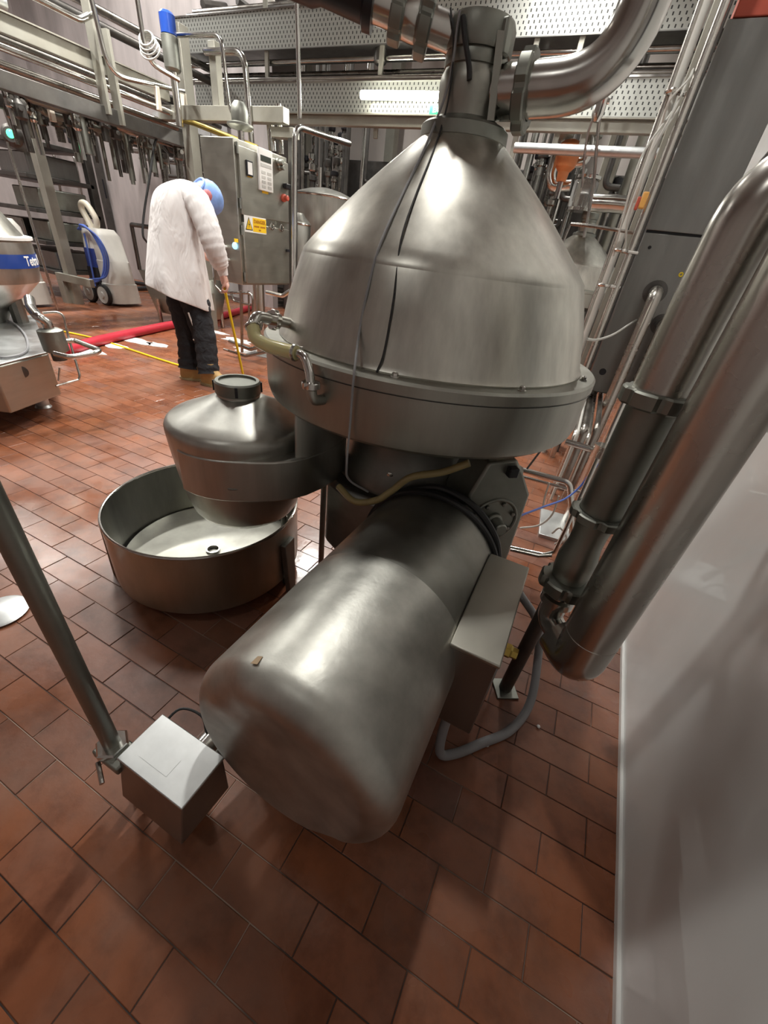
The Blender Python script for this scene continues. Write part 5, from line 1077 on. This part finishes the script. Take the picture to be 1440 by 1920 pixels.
# ================================================================== CARTS, VAT, HOSES
def prof_loft(levels, mat, name, parent, bevel=0.0):
    rings = []
    for (z, cx, cy, hx, hy) in levels:
        n = 20; rg = []
        for j in range(n):
            a = 2*pi*j/n; e = 0.55; cxx = math.copysign(abs(cos(a))**e, cos(a)); syy = math.copysign(abs(sin(a))**e, sin(a))
            rg.append((cx+hx*cxx, cy+hy*syy, z))
        rings.append(rg)
    return MB().ring_loft(rings).build(name, mat, parent, bevel=bevel, smooth=40)
def foam_trolley(FC, label):
    t = thing('foam_trolley', FC, label, 'trolley', 'foam cleaning trolleys')
    prof_loft([(0.04, FC.x+0.06, FC.y, 0.25, 0.24), (0.30, FC.x+0.04, FC.y, 0.24, 0.235), (0.31, FC.x+0.04, FC.y, 0.225, 0.22), (0.60, FC.x+0.01, FC.y, 0.215, 0.215), (0.61, FC.x+0.01, FC.y, 0.205, 0.205), (0.92, FC.x-0.03, FC.y, 0.18, 0.19), (1.0, FC.x-0.05, FC.y, 0.13, 0.15)], 'white_plastic', 'tank', t)
    prof_loft([(0.50, FC.x-0.10, FC.y-0.19, 0.12, 0.06), (0.74, FC.x-0.12, FC.y-0.18, 0.11, 0.06)], 'blue_plastic', 'blue_panel', t)
    prof_loft([(0.74, FC.x-0.12, FC.y-0.17, 0.11, 0.055), (0.98, FC.x-0.14, FC.y-0.15, 0.10, 0.05)], 'white_plastic', 'front_panel', t)
    prof_loft([(0.10, FC.x-0.08, FC.y-0.21, 0.13, 0.07), (0.5, FC.x-0.10, FC.y-0.21, 0.11, 0.06)], 'black_paint', 'chassis', t)
    c = FC+V((-0.14, -0.08, 1.14))
    MB().tube(smooth_path([c+V((0.10, 0, -0.16)), c+V((0.15, 0, -0.05)), c+V((0.09, 0, 0.06)), c+V((0, 0, 0.14)), c+V((-0.10, 0, 0.14)), c+V((-0.13, 0, 0.07)), c+V((-0.05, 0, -0.05)), c+V((0.02, 0, -0.16))], 6), 0.040, 12).build('handle', 'cream_plastic', t)
    for xx in (0.10, -0.24):
        wh = MB().lathe([(0.13, 0), (0.145, 0.01), (0.145, 0.05), (0.13, 0.06)], FC+V((xx, -0.30, 0.145)), (0, 1, 0), 24).build('wheel', 'black_rubber', t)
        MB().lathe([(0.115, -0.006), (0.115, 0.0), (0.05, -0.002), (0.04, -0.02), (0.0, -0.022)], FC+V((xx, -0.30, 0.145)), (0, 1, 0), 24).build('hub', 'key_grey', wh)
    for k in range(3):
        pts = [FC+V((-0.20+0.03*k, -0.25, 0.96)), FC+V((-0.02, -0.26-0.02*k, 1.02)), FC+V((0.12+0.04*k, -0.24, 0.90)), FC+V((0.20+0.05*k, -0.22, 0.66)), FC+V((0.16+0.04*k, -0.27, 0.42)), FC+V((0.02, -0.31, 0.31+0.02*k)), FC+V((-0.12, -0.31, 0.33))]
        MB().tube(smooth_path(pts, 6), 0.013, 10).build('blue_hose', 'blue_hose', t)
    MB().tube(smooth_path([FC+V((-0.06, -0.26, 0.92)), FC+V((-0.04, -0.28, 0.6)), FC+V((-0.02, -0.31, 0.25))], 6), 0.013, 8).build('blue_hose', 'blue_hose', t)
foam_trolley(V((-7.02, 4.62, 0)), 'white foam cleaning trolley with blue hose behind the rack foot')
foam_trolley(V((-7.25, 3.42, 0)), 'white foam cleaning trolley half hidden by the banded separator')
# steel trough on legs behind the worker
t = thing('wash_trough', (-5.4, 4.6, 0), 'grey steel trough on legs behind the worker', 'trough')
x0, x1, y0, y1 = -5.75, -4.75, 4.15, 4.75
m = MB(); m.add([(x0, y0, 0.62), (x1, y0, 0.62), (x1, y1, 0.62), (x0, y1, 0.62), (x0+0.1, y0+0.1, 0.12), (x1-0.1, y0+0.1, 0.12), (x1-0.1, y1-0.1, 0.12), (x0+0.1, y1-0.1, 0.12)], [(7, 6, 5, 4), (0, 4, 5, 1), (1, 5, 6, 2), (2, 6, 7, 3), (3, 7, 4, 0)])
so = m.build('basin', 'cabinet_steel', t); so.modifiers.new('solid', 'SOLIDIFY').thickness = 0.012
for (x, y) in ((x0+0.2, y0+0.06), (x1-0.12, y0+0.06), (x0+0.2, y1-0.06), (x1-0.12, y1-0.06)):
    MB().cyl((x, y, 0), (x, y, 0.3), 0.028, 12).build('leg', 'pipe_steel', t)
MB().tube(rounded([(x0+0.03, y0, 0.62), (x0+0.03, y0, 1.12), (x0+0.45, y0, 1.12)], 0.02), 0.024, 8).build('dark_frame', 'dark_pipe', t)
# hoses
def ground(pts, z): return [V((q.x, q.y, z)) for q in (at(*p, Z=0) for p in pts)]
t = thing('red_hose', ground([(300, 632)], 0)[0], 'thick red hose lying on the wet tiles behind the worker', 'hose')
MB().tube(smooth_path(ground([(125, 668), (190, 648), (300, 622), (335, 615), (400, 603), (440, 592), (490, 575)], 0.052), 8), 0.050, 14).build('hose', 'red_hose', t)
single('coiled_hose', MB().torus(at(232, 535, Z=0.03), (0, 0, 1), 0.5, 0.03, 40, 8).torus(at(232, 533, Z=0.09), (0, 0, 1), 0.48, 0.03, 40, 8), 'black_rubber', 'dark coiled hose on the floor at the stained wall', 'hose')
single('yellow_line', MB().tube(smooth_path(ground([(112, 622), (180, 637), (240, 656), (300, 676), (345, 690), (372, 698)], 0.012)+[at(400, 705, D=4.1)*1.0], 8), 0.011, 8), 'yellow', 'thin yellow hose line on the wet floor behind the worker', 'hose')
# foam on the floor
for i, q in enumerate([(170, 660), (215, 650), (255, 640), (295, 648), (410, 625), (445, 640), (470, 660)]):
    p = at(*q, Z=0); rr = rng.uniform(0.08, 0.2)
    m = MB(); n = 18; ring = []
    for j in range(n):
        a = 2*pi*j/n; k = rr*(0.7+0.5*rng.random()); ring.append((p.x+k*1.7*cos(a), p.y+k*0.8*sin(a)))
    m.prism(ring, 0.003, 0.010)
    single('foam_patch', m, 'foam_white', 'flat patch of white suds on the tiles near the red hose', 'foam', 'suds patches along the red hose')
for i, (q, lb) in enumerate([((1008, 1365), 'tiny white crumb on the tiles below the return pipe'), ((912, 1400), 'tiny pale crumb on the tiles near the cable loop')]):
    p = at(*q, Z=0); single('crumb', MB().ball(p+V((0, 0, 0.009)), 0.006, 8, 6, (1, 1, 0.8)), 'foam_white', lb, 'crumb')

# ================================================================== THE WORKER
az = R(-48); VF = V((sin(az), cos(az), 0)); VR = V((cos(az), -sin(az), 0))     # away from the camera, to its right
def J(px, py, D): return at(px, py, D=D)
pel = J(347, 550, 4.22)
jt = {'pelvis': (pel, .125), 'spine': (J(338, 480, 4.24), .12), 'chest': (J(336, 405, 4.27), .125), 'neck': (J(364, 356, 4.33), .062), 'skull': (J(377, 362, 4.37), .075), 'head': (J(389, 374, 4.40), .088), 'crown': (J(398, 386, 4.42), .07),
      'shR': (J(368, 378, 4.16), .065), 'elR': (J(400, 458, 4.04), .045), 'wrR': (J(416, 508, 4.05), .029), 'palmR': (J(420, 524, 4.05), .033), 'knuR': (J(423, 536, 4.04), .030),
      'shL': (J(312, 372, 4.36), .065), 'elL': (J(350, 445, 4.56), .045), 'wrL': (J(384, 480, 4.50), .029), 'palmL': (J(393, 488, 4.47), .033),
      'hipR': (J(366, 566, 4.14), .09), 'knR': (J(386, 636, 4.10), .06), 'anR': (at(394, 716, Z=0.03)+V((0, 0, 0.08)), .042), 'toR': (at(394, 716, Z=0.03)+VR*0.09-VF*0.06+V((0, 0, 0.02)), .035),
      'hipL': (J(340, 564, 4.30), .09), 'knL': (J(358, 634, 4.28), .06), 'anL': (at(357, 705, Z=0.03)+V((0, 0, 0.08)), .042), 'toL': (at(357, 705, Z=0.03)+VR*0.10-VF*0.03+V((0, 0, 0.02)), .035)}
ed = [('pelvis', 'spine'), ('spine', 'chest'), ('chest', 'neck'), ('neck', 'skull'), ('skull', 'head'), ('head', 'crown'), ('chest', 'shR'), ('shR', 'elR'), ('elR', 'wrR'), ('wrR', 'palmR'), ('palmR', 'knuR'),
      ('chest', 'shL'), ('shL', 'elL'), ('elL', 'wrL'), ('wrL', 'palmL'), ('pelvis', 'hipR'), ('hipR', 'knR'), ('knR', 'anR'), ('anR', 'toR'), ('pelvis', 'hipL'), ('hipL', 'knL'), ('knL', 'anL'), ('anL', 'toL')]
# fingers of the right hand curl round the hose, thumb from the side of the palm
kn = jt['knuR'][0]; pm = jt['palmR'][0]
def chain(root, name, pts, rs):
    prev = root
    for k, (p, r) in enumerate(zip(pts, rs)):
        nm = name+str(k); jt[nm] = (p, r); ed.append((prev, nm)); prev = nm
for k in range(4):
    b0 = kn+VF*(0.030-0.022*k)+V((0, 0, 0.004*k))
    chain('knuR', 'f%d' % k, [b0+VR*0.012+V((0, 0, -0.020)), b0+VR*0.004+V((0, 0, -0.046-0.004*(k in (1, 2)))), b0-VR*0.022+V((0, 0, -0.050)), b0-VR*0.032+V((0, 0, -0.030))], [.0095, .009, .0085, .008])
chain('palmR', 'th', [pm-VF*0.036+VR*0.004+V((0, 0, -0.018)), pm-VF*0.046-VR*0.008+V((0, 0, -0.045)), pm-VF*0.030-VR*0.022+V((0, 0, -0.062))], [.012, .0105, .009])
pl_ = jt['palmL'][0]
for k in range(4):
    b0 = pl_+VF*(0.03-0.022*k)+VR*0.03
    chain('palmL', 'g%d' % k, [b0, b0+VR*0.03+V((0, 0, -0.015)), b0+VR*0.035+V((0, 0, -0.04))], [.0095, .009, .008])
chain('palmL', 'tl', [pl_-VF*0.035+VR*0.01, pl_-VF*0.045+VR*0.035+V((0, 0, -0.01))], [.011, .009])
hd = jt['head'][0]; up_h = (jt['crown'][0]-jt['skull'][0]).normalized(); face = (VR*0.55+VF*0.45+V((0, 0, -0.75))); face = (face-up_h*face.dot(up_h)).normalized()
chain('head', 'ns', [hd+face*0.085, hd+face*0.112-up_h*0.008], [.018, .011])
sideh = up_h.cross(face).normalized()
keys = list(jt); base = V((pel.x, pel.y, 0))
me = bpy.data.meshes.new('person'); me.from_pydata([tuple(jt[k][0]-base) for k in keys], [(keys.index(a), keys.index(b)) for a, b in ed], [])
person = bpy.data.objects.new('person', me); COL.objects.link(person); person.location = base
md = person.modifiers.new('skin', 'SKIN'); md.use_smooth_shade = True
if not me.skin_vertices: 
    bpy.context.view_layer.objects.active = person; person.select_set(True); bpy.ops.mesh.customdata_skin_add(); person.select_set(False)
for k, sv in zip(keys, me.skin_vertices[0].data): sv.radius = (jt[k][1], jt[k][1]); sv.use_root = (k == 'pelvis')
sb = person.modifiers.new('sub', 'SUBSURF'); sb.levels = 2; sb.render_levels = 2
me.materials.append(MATS['skin'])
tag(person, 'worker in a white coat, bending forward and holding a yellow hose', 'person')
for s in (-1, 1):
    e = MB().ball(hd+face*0.078+sideh*0.032*s+up_h*0.02, 0.012, 10, 8).build('eye', 'sign_white', person)
    MB().ball(hd+face*0.089+sideh*0.032*s+up_h*0.02, 0.005, 8, 6).build('pupil', 'black_paint', e)
    MB().ball(hd+sideh*0.088*s-face*0.01, 0.03, 10, 8, (0.35, 0.7, 1), (sideh, face, up_h)).build('ear', 'ear_red', person)
MB().tube([hd+face*0.082-up_h*0.04+sideh*0.022, hd+face*0.09-up_h*0.042, hd+face*0.082-up_h*0.04-sideh*0.022], 0.006, 8).build('mouth', 'ear_red', person)
# hair net (over the skull) and dark cap edge
m = MB(); rings = []
for i in range(10):
    ph = -0.95+(pi/2+0.95)*i/9
    rg = []
    for j in range(26):
        a = 2*pi*j/26; k = 1+0.035*sin(5*a+i*1.3)
        rg.append(hd+up_h*(0.128*sin(ph)-0.004)-face*0.012+(sideh*cos(a)*0.104+face*sin(a)*0.118)*max(cos(ph), 0.02)*k)
    rings.append(rg)
m.ring_loft(rings, True, True); m.build('hair_net', 'hairnet_blue', person, smooth=60, label='crumpled blue hair net')
m = MB(); m.torus(hd-up_h*0.108-face*0.012, up_h, 0.066, 0.010, 32, 8); m.build('net_hem', 'hairnet_blue', person)
m = MB(); rings = []; pk = (face*0.55+up_h*0.83).normalized(); pn = sideh.cross(pk).normalized()
for i in range(5):
    s = i/4
    rings.append([hd+pk*(0.105+0.085*s)+pn*(0.02*s)+sideh*(0.085*cos(a)*(1-0.25*s*s))+pn*0.012*sin(a) for a in [2*pi*j/16 for j in range(16)]])
m.ring_loft(rings); m.build('cap_peak', 'cap_dark', person, label='dark cap peak below the hair net')
near = -VF; near = (near-up_h*near.dot(up_h)).normalized()
MB().ball(hd+near*0.085-up_h*0.055-face*0.01, 0.045, 14, 10, (0.6, 1, 1.0), (near, up_h.cross(near), up_h)).build('cheek', 'ear_red', person)
# coat
rows = [((276, 533), (400, 584), 4.19, .215), ((275, 512), (394, 552), 4.20, .205), ((277, 480), (386, 510), 4.22, .19), ((279, 445), (380, 470), 4.25, .18), ((282, 405), (378, 430), 4.27, .175),
        ((284, 372), (380, 394), 4.28, .165), ((291, 353), (378, 374), 4.29, .15), ((308, 342), (372, 358), 4.30, .13), ((328, 337), (367, 346), 4.31, .09), ((340, 335), (361, 341), 4.32, .05)]
rings = []; nseg = 44
for i, (l, r, D, hdp) in enumerate(rows):
    a = J(*l, D); b = J(*r, D); c = (a+b)/2; u = (b-a)/2; rg = []
    for j in range(nseg):
        th = 2*pi*j/nseg; fold = 0.075*max(0, 1-i/6.5)*sin(6*th+0.35*i+0.5*sin(i))+0.035*sin(13*th+i*0.7)*(1-i/11)
        k = 1+fold; e = 0.85
        cx_ = math.copysign(abs(cos(th))**e, cos(th)); sy_2 = math.copysign(abs(sin(th))**e, sin(th))
        rg.append(c+u*(cx_*k)+VF*(hdp*sy_2*k))
    rings.append(rg)
coat = MB().ring_loft(rings, False, True).build('coat', 'coat_cloth', person, smooth=80, label='long white lab coat')
coat.modifiers.new('solid', 'SOLIDIFY').thickness = 0.006
ss = coat.modifiers.new('sub', 'SUBSURF'); ss.levels = 1; ss.render_levels = 2
def sleeve(pts, rs, name, wr=0.05):
    path = smooth_path(pts, 7); n = len(path); rr = []
    for i in range(n):
        f = i/(n-1)*(len(rs)-1); k = int(min(f, len(rs)-2)); q = rs[k]+(rs[k+1]-rs[k])*(f-k)
        rr.append(q*(1+wr*sin(i*2.1)*(0.3+0.7*i/n)))
    return MB().tube(path, rr, 22).build(name, 'coat_cloth', coat, smooth=80)
sleeve([J(352, 362, 4.22), J(370, 380, 4.14), J(389, 425, 4.06), J(401, 462, 4.03), J(411, 490, 4.04), J(416, 502, 4.05)], [.075, .098, .092, .085, .072, .056], 'sleeve')
sleeve([J(315, 365, 4.34), J(318, 385, 4.40), J(345, 440, 4.55), J(368, 465, 4.54), J(382, 478, 4.51)], [.08, .09, .085, .075, .055], 'sleeve')
MB().tube([J(415, 500, 4.05), J(418, 512, 4.05), J(419.5, 517, 4.05)], [.046, .04, .036], 18).build('knit_cuff', 'coat_cloth', coat)
# trousers
m = MB()
def leg(pts, rs):
    path = smooth_path(pts, 6); n = len(path); rr = []
    for i in range(n):
        f = i/(n-1)*(len(rs)-1); k = int(min(f, len(rs)-2)); q = rs[k]+(rs[k+1]-rs[k])*(f-k); rr.append(q*(1+0.045*sin(i*1.9)*(0.4+i/n)))
    m.tube(path, rr, 20)
bl = at(357, 705, Z=0.03); br = at(394, 716, Z=0.03); bl.z = 0; br.z = 0
for top, hip, bt in ((J(354, 542, 4.18), J(366, 568, 4.14), br), (J(346, 542, 4.24), J(341, 566, 4.24), bl)):
    ank = bt+V((0, 0, 0.10)); kn_ = hip*0.48+ank*0.52+VR*0.02
    leg([top, hip, hip*0.7+kn_*0.3, kn_, ank*0.55+kn_*0.45, ank], [.120, .122, .108, .094, .088, .092])
tro = m.build('trousers', 'trouser_cloth', person, smooth=80, label='black work trousers with pale piping')
for pts in ([(353, 586), (360, 605), (370, 632)], [(362, 636), (372, 643), (381, 650)], [(388, 690), (391, 700)], [(386, 598), (387, 610)]):
    MB().tube([J(q[0], q[1], 4.02) for q in pts], 0.007, 6).build('piping', 'reflective_piping', tro)
# boots
def boot(c, d, name='boot'):
    d = V((d.x, d.y, 0)).normalized(); s = V((-d.y, d.x, 0)); rings = []
    for (z, x0, x1, w_) in ((0.022, -0.085, 0.205, 0.050), (0.05, -0.085, 0.205, 0.051), (0.085, -0.082, 0.185, 0.049), (0.115, -0.078, 0.11, 0.048), (0.15, -0.074, 0.07, 0.052), (0.20, -0.074, 0.064, 0.056)):
        cx = (x0+x1)/2; hx = (x1-x0)/2; rg = []
        for j in range(20):
            a = 2*pi*j/20; rg.append(c+d*(cx+hx*math.copysign(abs(cos(a))**0.75, cos(a)))+s*(w_*math.copysign(abs(sin(a))**0.75, sin(a)))+V((0, 0, z)))
        rings.append(rg)
    b = MB().ring_loft(rings).build(name, 'boot_leather', person, smooth=70)
    rings = []
    for (z, g) in ((0.0, 0.0), (0.004, 0.006), (0.024, 0.006)):
        rings.append([c+d*(0.06+(0.148+g)*math.copysign(abs(cos(a))**0.75, cos(a)))+s*((0.053+g)*math.copysign(abs(sin(a))**0.75, sin(a)))+V((0, 0, z)) for a in [2*pi*j/20 for j in range(20)]])
    MB().ring_loft(rings).build('sole', 'boot_sole', b)
boot(bl, VR*0.95-VF*0.25); boot(br, VR*0.75-VF*0.55)
# hose in the hand
t = thing('yellow_hose', at(456, 702, Z=0), 'yellow hose hanging straight from the hand of the worker to the floor', 'hose')
tip = at(456, 704, Z=0.012); top_ = J(421, 541, 4.05)
MB().tube([top_+V((0, 0, 0.05)), top_, (top_+tip)/2, tip], 0.0115, 10).build('hose', 'yellow', t)

# ---- labels that single out the repeats (counted as they appear from the left)
ORD = ['leftmost']+['second', 'third', 'fourth', 'fifth', 'sixth', 'seventh', 'eighth', 'ninth', 'tenth']
def nth(k):
    if k == 0: return 'leftmost'
    return (ORD[k] if k < 10 else '%dth' % (k+1) if (k+1) % 10 > 3 or (k+1) in (11, 12, 13) else '%d%s' % (k+1, {1: 'st', 2: 'nd', 3: 'rd', 0: 'th'}[(k+1) % 10]))+' from the left'
bpy.context.view_layer.update()
for grp, base in (('valves under the pipe bridge', 'small valve hanging under the pipe bridge'), ('pipes behind the far separator', 'thin pipe in the manifold behind the far separator'),
                  ('valves in the manifold behind the hood', 'steel valve in the manifold behind the near hood'), ('pipes of the manifold behind the hood', 'thin pipe in the manifold behind the near hood'),
                  ('branch pipes of the pipe bridge', 'thin branch pipe in the pipe bridge'), ('valves behind the far separator', 'steel valve in the manifold behind the far separator'),
                  ('plastic curtain strips on the partition wall', 'translucent curtain strip on the stained wall'), ('columns along the far wall', 'grey column at the far wall'),
                  ('suds patches along the red hose', 'white suds patch near the red hose')):
    ms = [o for o in scene.objects if o.get('group') == grp]
    def key(o):
        p = o.matrix_world.translation
        if o.type == 'MESH' and o.data.vertices: p = o.matrix_world @ o.data.vertices[0].co
        return topx(p)[0]
    ms.sort(key=key)
    for k, o in enumerate(ms): o['label'] = base+', '+nth(k)
